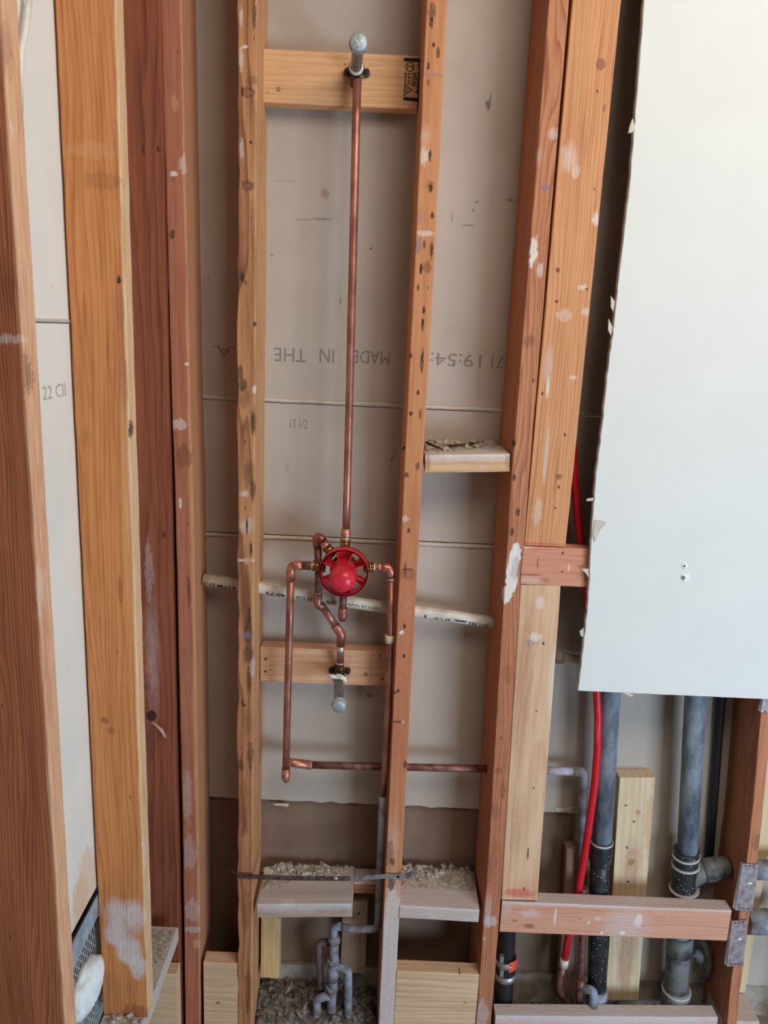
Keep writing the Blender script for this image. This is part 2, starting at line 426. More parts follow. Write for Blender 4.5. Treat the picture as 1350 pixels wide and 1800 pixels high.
def text(name, s, c, right, up, height, width, mat, parent, depth=0.01, label=None, bold=0.0):
    """flat lettering centred at c (inches)"""
    cu = bpy.data.curves.new(name, 'FONT'); cu.body = s; cu.extrude = 0.0; cu.offset = bold; cu.align_x = 'LEFT'
    cu.resolution_u = 2
    ob = bpy.data.objects.new(name, cu); C.objects.link(ob)
    bpy.context.view_layer.update()
    dg = bpy.context.evaluated_depsgraph_get()
    me = bpy.data.meshes.new_from_object(ob.evaluated_get(dg)); bpy.data.objects.remove(ob)
    xs = [v.co.x for v in me.vertices]; ys = [v.co.y for v in me.vertices]
    x0, x1, y0, y1 = min(xs), max(xs), min(ys), max(ys)
    right = Vector(right).normalized(); up = Vector(up).normalized(); c = Vector(c)
    for vtx in me.vertices:
        p = c+right*((vtx.co.x-x0)/(x1-x0)-0.5)*width+up*((vtx.co.y-y0)/(y1-y0)-0.5)*height
        vtx.co = M(p)-M(c)
    me.materials.clear(); me.materials.append(mat); me.name = name
    o = bpy.data.objects.new(name, me); o.matrix_world = Matrix.Translation(M(c)); link(o, parent)
    return tag(o, label)
def debris(name, x0, x1, y0, y1, z, n, smax, mat, label, seed=0, slope=0.0, hmax=0.6, cat='debris', edge=0.0):
    """loose crumbs and flakes lying on a surface: nobody could count them"""
    rn = random.Random(seed); bm = bmesh.new()
    nx = max(6, int((x1-x0)*2)); ny = max(4, int((y1-y0)*2)); g = []
    def hh(x, y):
        q = 0.5+0.5*noise.noise(Vector((x*0.45+seed, y*0.45, 0)))
        t = (y-y0)/(y1-y0)
        e = min(1.0, (x-x0)*1.5, (x1-x)*1.5, (y-y0)*1.5, (y1-y)*3+0.4)
        return max(0.0, e)*hmax*(q*0.45+0.55*t**1.5*(0.4+0.6*noise.noise(Vector((x*1.3, y*1.1, seed+3)))+0.4)*min(1.0, slope+.3))+0.02
    for i in range(nx+1):
        row = []
        for j in range(ny+1):
            x = x0+(x1-x0)*i/nx; y = y0+(y1-y0)*j/ny
            row.append(bm.verts.new(M((x, y, z+hh(x, y)-0.03+0.05*noise.noise(Vector((x*3, y*3, seed)))))))
        g.append(row)
    for i in range(nx):
        for j in range(ny): bm.faces.new((g[i][j], g[i+1][j], g[i+1][j+1], g[i][j+1]))
    for k in range(n):
        x = rn.uniform(x0+0.1, x1-0.1)
        t = rn.random()**(1.0/(1.0+2*slope)); y = y0+(y1-y0)*(0.04+0.92*t)
        s = smax*(0.12+0.88*rn.random()**4)
        res = bmesh.ops.create_icosphere(bm, subdivisions=1, radius=1.0) if False else None
        c = Vector((x, y, z+hh(x, y)+s*0.15))
        rot = Matrix.Rotation(rn.uniform(0, 6.28), 3, Vector((rn.uniform(-.5, .5), rn.uniform(-.5, .5), 1)).normalized())
        pts = []
        flat = rn.uniform(0.25, 0.7)
        for sx, sy, sz in ((-1, -1, -1), (1, -1, -1), (1, 1, -1), (-1, 1, -1), (-1, -1, 1), (1, -1, 1), (1, 1, 1), (-1, 1, 1)):
            pts.append(bm.verts.new(M(c+rot @ Vector((sx*s*rn.uniform(.25, .6), sy*s*rn.uniform(.25, .6), sz*s*flat*rn.uniform(.25, .6))))))
        for f in ((0, 3, 2, 1), (4, 5, 6, 7), (0, 1, 5, 4), (1, 2, 6, 5), (2, 3, 7, 6), (3, 0, 4, 7)):
            bm.faces.new([pts[i] for i in f])
    return tag(mobj(name, bm, mat, origin=((x0+x1)/2, (y0+y1)/2, z)), label, cat, kind='stuff')
def screw(p, parent, mat=SCREWD, r=0.13, name='screw'):
    return lathe(name, Vector(p)+Vector((0, 0.05, 0)), (0, -1, 0), [(r*0.4, -0.4), (r*0.4, 0), (r, 0.05), (r, 0.08), (r*0.5, 0.08), (r*0.35, 0.03)], mat, parent, 10)

XD = Vector((1, 0, 0)); YD = Vector((0, 1, 0)); ZD = Vector((0, 0, 1))
BOT = -EYE; TOP = 29.0
BK = 5.5            # depth of the wall cavity

# ---------------------------------------------------------------- the setting
fl = bmesh.new(); box_bm(fl, -60, 60, -100, 8, BOT-1, BOT)
tag(mobj('floor', fl, CONCRETE, origin=(0, -40, BOT)), kind='structure')

def gyp_mat(name, c1, c2, spots=()):
    return plain(name, c1, 0.92, 0.0, c2, 5.0, 0.35, 0.7, 0.12, 700, spec=0.15, speck=S(92, 82, 74), speck_scale=30.0, speck_n=0.16, speck_r=0.045, spots=spots)
def wspot(px, py, rx, ry, k, al=0.5, so=0.5, rg=0.6, Y=BK):
    c = P(px, py, Y); q = scl(c); return (c, (rx/q, 1.0, ry/q), k, al, so, rg)
backspots = [wspot(572, 340, 10, 10, 'D', .45), wspot(505, 822, 6, 9, 'D', .35), wspot(565, 385, 26, 2.2, 'M', .5), wspot(598, 530, 2, 8, 'M', .7),
             wspot(858, 185, 6, 11, 'M', .75, .6, .9), wspot(862, 172, 2, 10, 'M', .6), wspot(824, 396, 16, 1.8, 'M', .6), wspot(795, 380, 1.6, 14, 'M', .5),
             wspot(650, 1222, 7, 6, 'M', .6), wspot(652, 437, 3, 3, 'K', .8), wspot(478, 448, 2, 2, 'K', .8), wspot(838, 355, 4, 3, 'M', .5), wspot(832, 370, 4, 3, 'M', .5),
             wspot(897, 352, 9, 3, 'M', .6), wspot(532, 386, 20, 2, 'M', .3), wspot(500, 318, 30, 2, 'M', .25)]
GYP = gyp_mat('grey_gypsum_back', S(190, 178, 166), S(179, 167, 154), backspots)
GYPL = gyp_mat('pale_gypsum_left', S(230, 227, 218), S(222, 219, 210), [
    (PX(152, 1570, -21.1), (1, 2.6, 4.0), 'L', .55, .25, .5), (PX(140, 1600, -21.1), (1, 1.8, 3.0), 'L', .5, .25, .5)])
BROWNB = gyp_mat('brown_board', S(140, 116, 98), S(122, 100, 84))

wb = bpy.data.objects.new('wall_back', None); wb.matrix_world = Matrix.Translation(M((0, BK, BOT))); C.objects.link(wb); tag(wb, kind='structure')
z1 = P(660, 715, BK).z; z2 = P(660, 948, BK).z; z3 = P(660, 1414, BK).z
def panel(name, x0, x1, y0, y1, za, zb, mat, parent, jag=0.0, seed=0):
    bm = bmesh.new(); n = int((x1-x0)/1.0) if jag else 1; poly = []
    for i in range(n+1):
        x = x0+(x1-x0)*i/n; poly.append((x, y0, za+(jag*noise.noise(Vector((x*0.9, seed, 0))) if jag else 0)))
    poly += [(x1, y0, zb), (x0, y0, zb)]
    prism_bm(bm, poly, (0, y1-y0, 0))
    return mobj(name, bm, mat, parent)
panel('gypsum_panel', -24, 46, BK, BK+.5, z1+.06, 40, GYP, wb)
panel('gypsum_panel', -24, 46, BK, BK+.5, z2+.06, z1-.06, GYP, wb)
panel('gypsum_panel', -24, 46, BK, BK+.5, z3, z2-.06, GYP, wb, jag=0.22, seed=3)
xg = P(1086, 1415, BK).x
panel('gypsum_panel', xg, 46, BK-.004, BK+.5, BOT+3.9, z3+.4, GYP, wb)
panel('brown_panel', -24, xg+1, BK+.55, BK+1.2, BOT+3.9, z3+6, BROWNB, wb)
panel('base_panel', -24, 46, BK+.1, BK+1.2, BOT, BOT+3.8, plain('dusty_base_board', S(170, 160, 148), 0.9, 0, S(140, 126, 112), 20), wb)
def lip(z, sgn):                 # raised paper edge along each seam
    bm = bmesh.new(); n = 120
    pts = [(-24+70*i/n, BK-.02, z+0.03*noise.noise(Vector((i*0.37, z, 0)))) for i in range(n+1)]
    tube_bm(bm, pts, [0.19+0.035*noise.noise(Vector((i*0.5, z, 3))) for i in range(n+1)], 8)
    mobj('seam_edge', bm, PAPERLIP, wb, origin=(0, BK, z))
PAPERLIP = plain('seam_paper', S(204, 192, 176), 0.9)
lip(z1+.2, 1); lip(z2-.22, -1)
# printing on the panels, upside down (the boards are hung the other way up)
def uptext(s, xa, xb, yc, hpx, Y=BK-.012, mat=PRINT, parent=wb, name='printed_lettering', tilt=0.0, flip=True, bold=0.0):
    c = P((xa+xb)/2, yc, Y); q = scl(c)
    A = P(xa, yc-(xb-xa)*tilt/2, Y); B = P(xb, yc+(xb-xa)*tilt/2, Y); r = (A-B) if flip else (B-A); r.y = 0
    u = Vector((0, 0, -1)) if flip else Vector((0, 0, 1)); u = (u-r.normalized()*u.dot(r.normalized()))
    return text(name, s, c, r, u, hpx/q*1.0, (B-A).length, mat, parent, bold=bold)
uptext('THE', 482, 538, 624, 23, tilt=.045); uptext('IN', 562, 587, 625.5, 23, tilt=.045); uptext('MADE', 620, 685, 628, 22, tilt=.045)
uptext('19:54:', 757, 846, 633, 22, tilt=.045); uptext('71', 864, 885, 636, 22, tilt=.045); uptext("U.S.A.", 374, 466, 619, 20, tilt=.045)
uptext('13 1/2', 510, 540, 745, 16, mat=PENCIL, flip=False, tilt=.04)

wl = bpy.data.objects.new('wall_left', None); wl.matrix_world = Matrix.Translation(M((-21.6, -20, BOT))); C.objects.link(wl); tag(wl, kind='structure')
zs = PX(90, 567, -21.1).z; zf = PX(150, 1596, -21.1).z
for za, zb in ((zs+.05, 40), (zf, zs-.05)):
    bm = bmesh.new(); box_bm(bm, -21.6, -21.1, -24.8, 3.3, za, zb); mobj('gypsum_panel', bm, GYPL, wl)
bm = bmesh.new(); tube_bm(bm, [(-21.08, -24.8+28*i/40, zs+.12) for i in range(41)], 0.10, 8); mobj('seam_edge', bm, PAPERLIP, wl, origin=(-21.1, -20, zs))
bm = bmesh.new(); box_bm(bm, -24.5, -23.8, -48, 3.3, BOT, zf+1); mobj('black_paper_panel', bm, BLACKPAPER, wl, origin=(-24, -20, BOT))
c = PX(96, 688, -21.09)
text('printed_lettering', '22 CII', c, (0, 1, 0), (0, 0, 1), .85, 3.4, plain('pale_print', S(176, 172, 162), .9), wl)

# ---------------------------------------------------------------- timber
FIR0 = dict(light=S(212, 148, 98), dark=S(158, 92, 56))
FIRA = dict(sap_lit=(1.1, 1.4, S(222, 172, 122), .7), light=S(198, 140, 94), dark=S(132, 82, 52), nicks=0.6, contrast=0.9, spacing=0.0075, bump=0.9)
FIRB = dict(light=S(206, 142, 96), dark=S(162, 98, 62), nicks=0.5, contrast=0.25)
REDF = dict(light=S(196, 124, 88), dark=S(140, 76, 52))
REDD = dict(light=S(172, 102, 72), dark=S(112, 60, 42))
CREAM = dict(light=S(226, 192, 154), dark=S(192, 148, 110), nicks=0.05, blotch=0.5)
DUSTW = dict(light=S(186, 158, 138), dark=S(140, 108, 90), dust=1.2, nicks=0.2)

def stud(name, pts, w, d, Y, mk, label, cat='stud', zb=BOT, zt=TOP, **kw):
    """pts: (px, py) places along the front left edge, top to bottom"""
    ps = [P(x, y, Y) for x, y in pts]
    def xat(z):
        q = sorted(ps, key=lambda p: p.z)
        if z <= q[0].z: a, b = q[0], q[1] if len(q) > 1 else q[0]
        elif z >= q[-1].z: a, b = q[-2], q[-1]
        else:
            for i in range(len(q)-1):
                if q[i].z <= z <= q[i+1].z: a, b = q[i], q[i+1]; break
        if b.z == a.z: return a.x
        t = (z-a.z)/(b.z-a.z); t = max(-0.6, min(1.6, t))
        return a.x+(b.x-a.x)*t
    A = Vector((xat(zb), Y, zb)); B = Vector((xat(zt), Y, zt))
    bow = []
    for i in range(13):
        t = i/12; z = zb+(zt-zb)*t; bow.append((t, xat(z)-(A.x+(B.x-A.x)*t)))
    return board(name, A, B, w, d, XD, YD, mk, label, cat, bow=bow, **kw)

tp = bmesh.new(); box_bm(tp, -24, 46, -0.1, BK+.6, TOP+.02, TOP+1.6); box_bm(tp, -24.4, -17.4, -48, -.2, TOP+.02, TOP+1.6)
tag(mobj('trim_1', tp, plain('top_plate_wood', S(176, 120, 84), .8), origin=(0, 0, TOP)), kind='structure')
bm = bmesh.new(); box_bm(bm, 45.4, 46, 0.02, BK-.05, BOT, TOP); mobj('end_light_stop', bm, GYP, wb, origin=(45.4, 0, BOT))  # unseen panel added to keep stray light out of the cavity end
zplate = PX(225, 1790, -19.3).z      # placeholder, refined below
# left wall, studs seen on their broad face
pl = P(182, 1787, -11.6); pr = P(263, 1787, -11.6); zpl = (pl.z+pr.z)/2
def lstud(Y, xr, mk, label, seed, w=3.5, spots=(), zt=TOP, X=None, t=1.5, wane=0.04):
    return board('wall_stud', (X-w, Y, zpl), (X-w, Y, zt), w, t, XD, YD, mk, label, 'stud', seed=seed, wane=wane, spots=spots)
L1 = lstud(-25.4, 0, dict(sap_lit=(5.25, 5.5, S(232, 186, 148), .9), light=S(176, 104, 68), dark=S(122, 64, 40), contrast=0.6, spacing=0.0042, pith=(0.16, 0.13, 2.0)), 'nearest dark brown stud at the far left, cut off by the picture edge', 1, X=-17.6, w=5.5,
           spots=[(14, 500, 26, 60, 'M', .35, .7, .5), (20, 596, 34, 10, 'W', .4, .5, .9), (18, 90, 18, 70, 'P', .5), (16, 170, 8, 50, 'L', .6), (36, 60, 8, 30, 'L', .5),
                  (22, 225, 6, 24, 'W', .5), (40, 486, 5, 6, 'W', .9), (45, 660, 6, 40, 'M', .4), (70, 1040, 8, 60, 'W', .3)])
L2 = lstud(-11.6, 0, dict(sap_lit=(3.45, 3.62, S(232, 202, 160), .95), light=S(206, 138, 82), dark=S(160, 92, 50), contrast=0.5, spacing=0.008, pith=(0.062, -0.045, 0.4), blotch=0.8), 'wide orange brown stud second from the left, dusty white at its foot', 2, X=-17.3, w=3.65, wane=0.05,
           spots=[(229, 755, 5, 18, 'M', .9), (222, 900, 3, 40, 'L', .5), (206, 1606, 26, 40, 'G', .85, .6, .4), (236, 1612, 24, 44, 'G', .85, .6, .4), (206, 1640, 24, 34, 'G', .9, .35, .25), (228, 1672, 26, 34, 'G', .9, .35, .25), (242, 1700, 18, 30, 'G', .9, .4, .3), (222, 1640, 12, 60, 'M', .15, .9, .9), (235, 1780, 26, 22, 'D', .6), (213, 545, 7, 55, 'P', .75, .4, .3), (217, 665, 7, 62, 'P', .75), (209, 492, 5, 8, 'K', .85),
                  (152, 770, 14, 34, 'D', .3, .8, .2), (184, 1266, 7, 7, 'D', .75), (196, 1284, 10, 6, 'D', .45), (160, 265, 46, 16, 'L', .3), (182, 320, 40, 18, 'D', .3), (218, 130, 9, 40, 'W', .6), (222, 900, 8, 300, 'L', .45, .5, .3),
                  (213, 60, 6, 100, 'L', .6), (222, 420, 8, 60, 'Y', .7), (258, 1500, 8, 90, 'W', .5), (212, 1040, 5, 30, 'D', .5)])
L3 = board('corner_stud', (-21.3, -.35, BOT), (-21.3, -.35, TOP), 3.45, 1.5, XD, YD, dict(light=S(144, 80, 54), dark=S(98, 48, 32), contrast=0.6, spacing=0.011), 'dark red brown corner stud with a drilled hole near its foot', 'stud', seed=3,
           spots=[(268, 1150, 16, 150, 'G', .28, .8, .5), (262, 1000, 8, 60, 'G', .25), (266, 1258, 10, 11, 'K', 1.0, .15, .05), (288, 940, 5, 7, 'M', .7), (278, 262, 5, 5, 'M', .7), (252, 264, 4, 9, 'M', .6), (265, 1310, 14, 40, 'M', .25)])
# shaving hanging out of the hole
tube('wood_shaving', [P(268, 1270, -.45), P(276, 1276, -.7), P(284, 1284, -.75), P(291, 1296, -.6)], [0.14, 0.11, 0.16, 0.13], plain('shaving', S(196, 150, 128), 0.9), L3, 8)
# horizontal plate the left studs stand on
plate = board('wall_plate', (-21.0, -40, zpl), (-21.0, -1.9, zpl), 3.5, 1.5, XD, -ZD, dict(light=S(170, 140, 128), dark=S(140, 108, 98), dust=1.75, nicks=0.3), 'grey dusty horizontal plate under the left wall studs', 'plate', seed=4)
S0 = stud('wall_stud', [(282, 0), (292, 350), (298, 600), (309, 900), (315, 1200), (322, 1500), (325.5, 1800)], 1.5, BK, 0, dict(REDD, sap_lit=(1.38, 1.5, S(214, 158, 112), .7), light=S(176, 110, 82), dark=S(132, 76, 56), nicks=0.7, contrast=0.2),
     'reddish brown stud right of the dark corner gap', seed=5, twist=2.6, wane=0.03,
     spots=[(305, 305, 7, 5, 'W', .8, .3, 1.0), (303, 412, 6, 8, 'M', .7), (307, 180, 5, 14, 'L', .4), (322, 290, 6, 18, 'W', .45), (314, 745, 14, 12, 'W', .45), (322, 800, 16, 24, 'D', .6), (317, 885, 2, 12, 'W', .8),
            (333, 1500, 12, 40, 'G', .3), (338, 1600, 12, 26, 'G', .35), (340, 1635, 16, 8, 'G', .5), (345, 1660, 6, 12, 'L', .7), (330, 1400, 8, 60, 'G', .25), (328, 640, 3, 3, 'W', .9), (332, 1040, 4, 30, 'M', .5)])
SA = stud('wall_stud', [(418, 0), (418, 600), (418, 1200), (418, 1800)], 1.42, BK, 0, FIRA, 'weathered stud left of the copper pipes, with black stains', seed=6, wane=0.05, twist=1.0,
     wane_side={0: 3.0, 3: 3.0},
     spots=[(436, 1450, 60, 420, 'Q', .4, .6, .25), (436, 162, 14, 10, 'D', .85, .3, .2), (434, 163, 8, 5, 'P', .9), (426, 161, 3, 9, 'K', .7), (444, 142, 12, 10, 'M', .5, .5, .8), (436, 326, 13, 11, 'M', .75, .4, .5), (434, 327, 5, 4, 'P', .8),
            (441, 250, 3, 3, 'K', 1.0, .3, .1), (424, 30, 3, 18, 'W', .6), (424, 105, 4, 22, 'W', .5), (425, 262, 4, 20, 'G', .6), (431, 82, 5, 3, 'W', .9), (447, 25, 5, 24, 'M', .55), (426, 486, 5, 10, 'M', .8), (447, 570, 3, 6, 'K', .9),
            (443, 400, 4, 50, 'D', .5), (436, 500, 8, 60, 'D', .25), (422, 655, 6, 16, 'K', .8, .4, .5), (427, 676, 8, 14, 'K', .85, .4, .5), (430, 700, 14, 20, 'M', .5, .6, .5), (447, 685, 3, 8, 'W', .9), (446, 740, 8, 30, 'M', .7, .5, .3), (444, 745, 4, 20, 'K', .5),
            (437, 830, 12, 30, 'M', .5, .6, .6), (430, 868, 10, 6, 'W', .6, .5, .8), (444, 862, 6, 20, 'M', .6), (434, 925, 13, 18, 'G', .55, .6, .5), (434, 925, 2.4, 16, 'K', .9), (441, 965, 3, 14, 'K', .8), (434, 985, 4, 8, 'L', .9), (424, 985, 9, 3, 'W', .6), (446, 985, 6, 3, 'W', .5),
            (436, 1110, 9, 36, 'M', .85, .4, .4), (437, 1150, 11, 26, 'M', .8, .5, .5), (434, 1117, 12, 7, 'B', .7), (438, 1080, 4, 18, 'K', .6), (444, 1175, 6, 20, 'G', .5), (437, 1195, 5, 26, 'M', .6), (430, 1240, 3, 3, 'K', .9), (426, 1235, 3, 8, 'K', .6),
            (436, 1270, 12, 40, 'M', .35, .8, .6), (440, 1330, 8, 30, 'M', .45), (424, 1345, 6, 14, 'K', .5), (430, 1420, 10, 60, 'D', .4), (432, 1600, 10, 50, 'D', .4), (449, 1700, 5, 120, 'G', .7), (436, 1740, 6, 60, 'D', .6)])
SB = stud('wall_stud', [(750, 0), (729.5, 450), (707, 900), (686, 1350), (668, 1746)], 1.52, BK, 0, FIRB, 'orange brown stud between the copper riser and the short fire block, grey at its foot', seed=7, wane=0.03, twist=3.0,
     spots=[(698, 1170, 70, 420, 'Q', .62, .6, .25), (760, 20, 6, 18, 'M', .8, .4, .8), (758, 40, 4, 10, 'K', .6), (762, 78, 3, 4, 'K', .8), (770, 92, 3, 10, 'M', .7), (753, 116, 2.5, 7, 'M', .8), (762, 131, 24, 2.4, 'B', .5), (753, 145, 1.5, 6, 'K', .6),
            (748, 240, 14, 22, 'W', .3, .8, .5), (746, 275, 10, 18, 'W', .6, .5, .5), (756, 272, 2.5, 10, 'K', .85), (757, 330, 3, 8, 'K', .9), (756, 326, 10, 12, 'M', .4, .6, .9), (760, 378, 3, 6, 'K', .8), (748, 410, 18, 6, 'W', .6, .5, .9), (737, 380, 4, 14, 'B', .5), (736, 430, 4, 18, 'B', .7), (759, 440, 3, 16, 'M', .8), (746, 430, 2, 8, 'M', .7),
            (740, 472, 3, 10, 'K', .9), (752, 470, 7, 12, 'D', .7), (735, 505, 2, 6, 'K', .6), (745, 545, 2, 8, 'K', .9), (743, 570, 2.4, 12, 'K', .85), (742, 635, 3, 22, 'M', .75), (722, 625, 3, 5, 'K', .8), (735, 690, 2.4, 5, 'K', .9), (722, 727, 3, 5, 'K', .8), (739, 728, 2, 10, 'M', .6),
            (734, 820, 4, 8, 'M', .6), (715, 835, 4, 5, 'M', .7), (713, 912, 6, 6, 'W', .5), (718, 933, 3, 5, 'K', .9), (716, 1001, 13, 2.2, 'K', .6), (718, 1010, 16, 12, 'D', .5), (712, 1000, 2.4, 16, 'M', .5), (711, 1101, 2, 6, 'K', .9), (706, 1112, 4, 4, 'W', .9), (710, 1153, 2.4, 4, 'K', .8), (700, 1215, 3, 4, 'K', .8), (694, 1218, 4, 3, 'K', .7),
            (700, 1269, 14, 2.4, 'M', .6), (709, 1270, 3, 4, 'L', .9), (712, 1345, 3, 9, 'M', .7), (690, 1480, 14, 60, 'G', .3, .8, .6), (684, 1500, 10, 30, 'M', .35), (684, 1700, 20, 200, 'G', .9, .25, .25), (688, 1555, 8, 14, 'M', .7), (690, 1515, 5, 8, 'M', .6)])
SC = stud('wall_stud', [(965, 0), (918, 600), (898, 850), (873, 1250), (859, 1500), (841, 1746)], 1.5, BK, 0, dict(light=S(200, 136, 98), dark=S(156, 94, 64), nicks=0.5, contrast=0.8, spacing=0.004, pith=(0.03, 0.1, 1), bump=1.0),
     'rough grained stud right of the fire blocks, with a white plaster smear', seed=8, wane=0.035, twist=4.2,
     spots=[(868, 1400, 90, 520, 'Q', .5, .6, .25), (900, 1010, 9, 48, 'W', 1.0, .12, .55), (907, 975, 8, 22, 'W', 1.0, .12, .55), (890, 1045, 7, 18, 'W', 1.0, .12, .3), (906, 1000, 7, 26, 'B', .45, .3, .5), (938, 440, 6, 24, 'W', .9, .2, .7), (950, 475, 5, 14, 'W', .6, .3, .8), (934, 462, 4, 10, 'W', .8, .3, .8),
            (960, 330, 8, 6, 'B', .8, .3, .9), (974, 235, 10, 12, 'W', .5, .5, .7), (945, 275, 10, 20, 'W', .3, .8, .5), (930, 600, 12, 14, 'M', .5, .6, .7), (903, 780, 3, 8, 'M', .8), (904, 840, 3, 7, 'K', .7), (910, 900, 4, 8, 'M', .7), (900, 935, 3, 8, 'K', .7), (876, 1355, 8, 8, 'D', .5),
            (880, 1260, 8, 20, 'P', .5), (862, 1620, 14, 12, 'G', .7), (856, 1600, 8, 30, 'G', .35), (850, 1650, 4, 4, 'L', .9), (870, 1430, 8, 16, 'D', .4), (866, 1520, 6, 60, 'D', .35), (884, 1390, 4, 20, 'D', .6), (893, 1185, 6, 20, 'D', .35), (845, 1790, 14, 40, 'G', .5)])
def flat(name, xl, py0, py1, w, mk, label, seed, d=1.5, Y=0.0, **kw):
    """vertical piece set flat, faces flush with the studs: xl = list of (px,py) of its left edge"""
    a = P(*xl[1], Y); b = P(*xl[0], Y)
    return board(name, a, b, w, d, XD, YD, mk, label, kw.pop('cat', 'stud'), seed=seed, **kw)
a = P(1006.5, 0, 0); bb = P(921.5, 958, 0)
dirv = (a-bb); top2 = bb+dirv*((TOP-bb.z)/dirv.z)
C2 = board('nailer_stud', bb, top2, 3.52, 1.5, XD, YD, dict(light=S(218, 158, 110), dark=S(178, 112, 74), contrast=0.55, spacing=0.0055, blotch=0.5, pith=(0.02, 0.035, 2), nicks=0.2), 'flat orange stud face with a round knot, beside the white drywall', 'stud', seed=9,
     spots=[(1056, 113, 10, 11, 'D', .75, .3, .1), (1056, 113, 7, 8, 'P', .8, .3, .1), (1024, 60, 20, 150, 'Y', .55, .6, .15), (1000, 275, 20, 30, 'W', .5, .7, .5), (1012, 300, 8, 14, 'W', .5), (1048, 385, 8, 14, 'W', .75, .4, .7), (1024, 505, 10, 5, 'W', .7, .4, .8), (1030, 548, 10, 8, 'W', .55, .5, .8),
            (980, 475, 6, 5, 'M', .6), (992, 555, 16, 12, 'W', .35), (963, 680, 3, 22, 'W', .9), (964, 640, 10, 40, 'G', .45, .5, .4), (960, 800, 4, 60, 'G', .7, .4, .4), (982, 838, 7, 6, 'D', .8, .3, .1), (982, 856, 3, 4, 'K', .8), (976, 893, 2.5, 2.5, 'K', .9), (993, 764, 3, 4, 'K', .9), (953, 692, 2.4, 4, 'K', .9), (1050, 160, 3, 3, 'K', .7), (1062, 190, 3, 8, 'D', .6),
            (1008, 664, 8, 4, 'W', .6), (945, 900, 8, 30, 'W', .35), (1045, 333, 2.4, 2.4, 'K', .9), (1032, 508, 3, 3, 'K', .8), (978, 530, 5, 3, 'M', .7), (955, 956, 60, 2.2, 'R', .7, .5, .5)])
hl = P(921, 960, 0); hr = P(1080, 966, 0)
zh = hl.z
HD = board('header_block', (hl.x-.02, 0, zh), (29.0, 0, zh), 3.42, 1.5, -ZD, YD, dict(light=S(214, 150, 120), dark=S(186, 118, 90), contrast=0.3, nicks=0.1), 'pinkish horizontal block between the stud pair and the drywall edge', 'block', seed=10,
     spots=[(942, 965, 45, 2, 'R', .5, .5, .6), (989, 972, 3, 3, 'K', .9), (988, 1005, 2, 2, 'K', .9), (932, 1022, 26, 12, 'W', .3, .5, .5), (1000, 998, 2, 8, 'W', .7), (928, 1010, 30, 2, 'D', .8), (945, 990, 1.5, 12, 'M', .6), (958, 1020, 10, 5, 'D', .4), (912, 962, 30, 3, 'W', .4)])
c3t = P(914.5, 1036, 0); c3b = P(881, 1581, 0)
C3 = board('cripple_stud', (c3b.x, 0, c3b.z), (c3t.x, 0, zh-3.46), 3.45, 1.5, XD, YD, dict(light=S(226, 188, 150), dark=S(196, 144, 112), contrast=0.35, blotch=0.7, nicks=0.15), 'pale flat stud below the pinkish block, painted red at its foot', 'stud', seed=11, wane=0.02,
     spots=[(920, 1200, 14, 200, 'P', .5, .5, .3), (908, 1450, 20, 110, 'P', .35, .8, .3), (934, 1130, 12, 8, 'B', .5, .4, .6), (940, 1120, 12, 10, 'W', .7, .5, .7), (950, 1060, 8, 14, 'W', .6), (955, 1131, 3, 3, 'K', .8), (982, 1131, 2, 2, 'K', .8), (912, 1570, 34, 11, 'R', .75, .5, .4), (925, 1560, 40, 30, 'R', .22, .9, .4),
            (972, 1200, 8, 100, 'W', .45, .7, .6), (943, 1250, 2, 2, 'K', .9), (938, 1385, 2, 2, 'K', .9), (928, 1500, 2, 14, 'K', .8), (921, 1562, 2.5, 4, 'K', .8), (905, 1110, 6, 60, 'D', .3), (880, 1420, 5, 30, 'D', .3)])
# right stud
xr = P(1304, 1592, 0)
SRr = stud('wall_stud', [(1341, 1222), (1317, 1480), (1287, 1700), (1278, 1800)], 1.0, BK, 0, dict(light=S(196, 128, 92), dark=S(140, 80, 56), nicks=0.3), 'brown stud at the right edge carrying the metal nail plates', zt=P(1341, 1160, 0).z+60, seed=12, wane=0.05,
     spots=[(1330, 1480, 6, 20, 'D', .5), (1300, 1740, 4, 50, 'D', .4)])
# short blocks between the studs
tl = P(461, 77, 3.9); tr = P(737, 90, 3.9)
blk = board('drop_ear_block', (tl.x, 3.5, P(461, 83, 3.5).z-.05), (P(738, 92, 3.5).x, 3.5, P(738, 96, 3.5).z-.05), 3.9, 1.5, -ZD, YD, dict(CREAM, light=S(226, 178, 130), dark=S(196, 138, 96), contrast=0.5, spacing=0.011, pith=(0.05, 0.06, 0)),
     'pale stamped block high between studs, holding the shower outlet', 'block', seed=13, rnd=0.16, wane=0.015,
     spots=[(607, 113, 2, 2, 'K', .9), (470, 162, 4, 3, 'P', .8)])
screw(P(490, 157, 3.5), blk, SCREW, 0.16)
# stamp on the block
Ys = 3.47
def seg_bm(bm, p, q, wd):
    p, q = Vector(p), Vector(q); dd = (q-p).normalized(); n = Vector((dd.z, 0, -dd.x))*wd/2
    prism_bm(bm, [p+n, q+n, q-n, p-n], (0, 0.012, 0))
bm = bmesh.new()
for (x0, y0, x1, y1, wd) in ((710, 104.5, 741, 106, 5.5), (709, 173, 738, 176, 5.5), (741, 103, 738, 176, 2.2), (711.5, 149.5, 710, 168, 1.3), (711.5, 149.5, 724, 158, 1.3), (710, 168, 724, 158, 1.3),
                             (717, 114, 721, 118, 1), (721, 118, 724, 115, 1), (724, 115, 727, 119, 1), (727, 119, 723, 122, 1), (716, 112, 716, 122, .8)):
    A = P(x0, y0, Ys); B = P(x1, y1, Ys); seg_bm(bm, A, B, wd/scl(A))
cc = P(720.5, 117.5, Ys)
ringbm(bm, cc, (0, 1, 0), 7.0/24, 8.2/24, 0.012, 20)
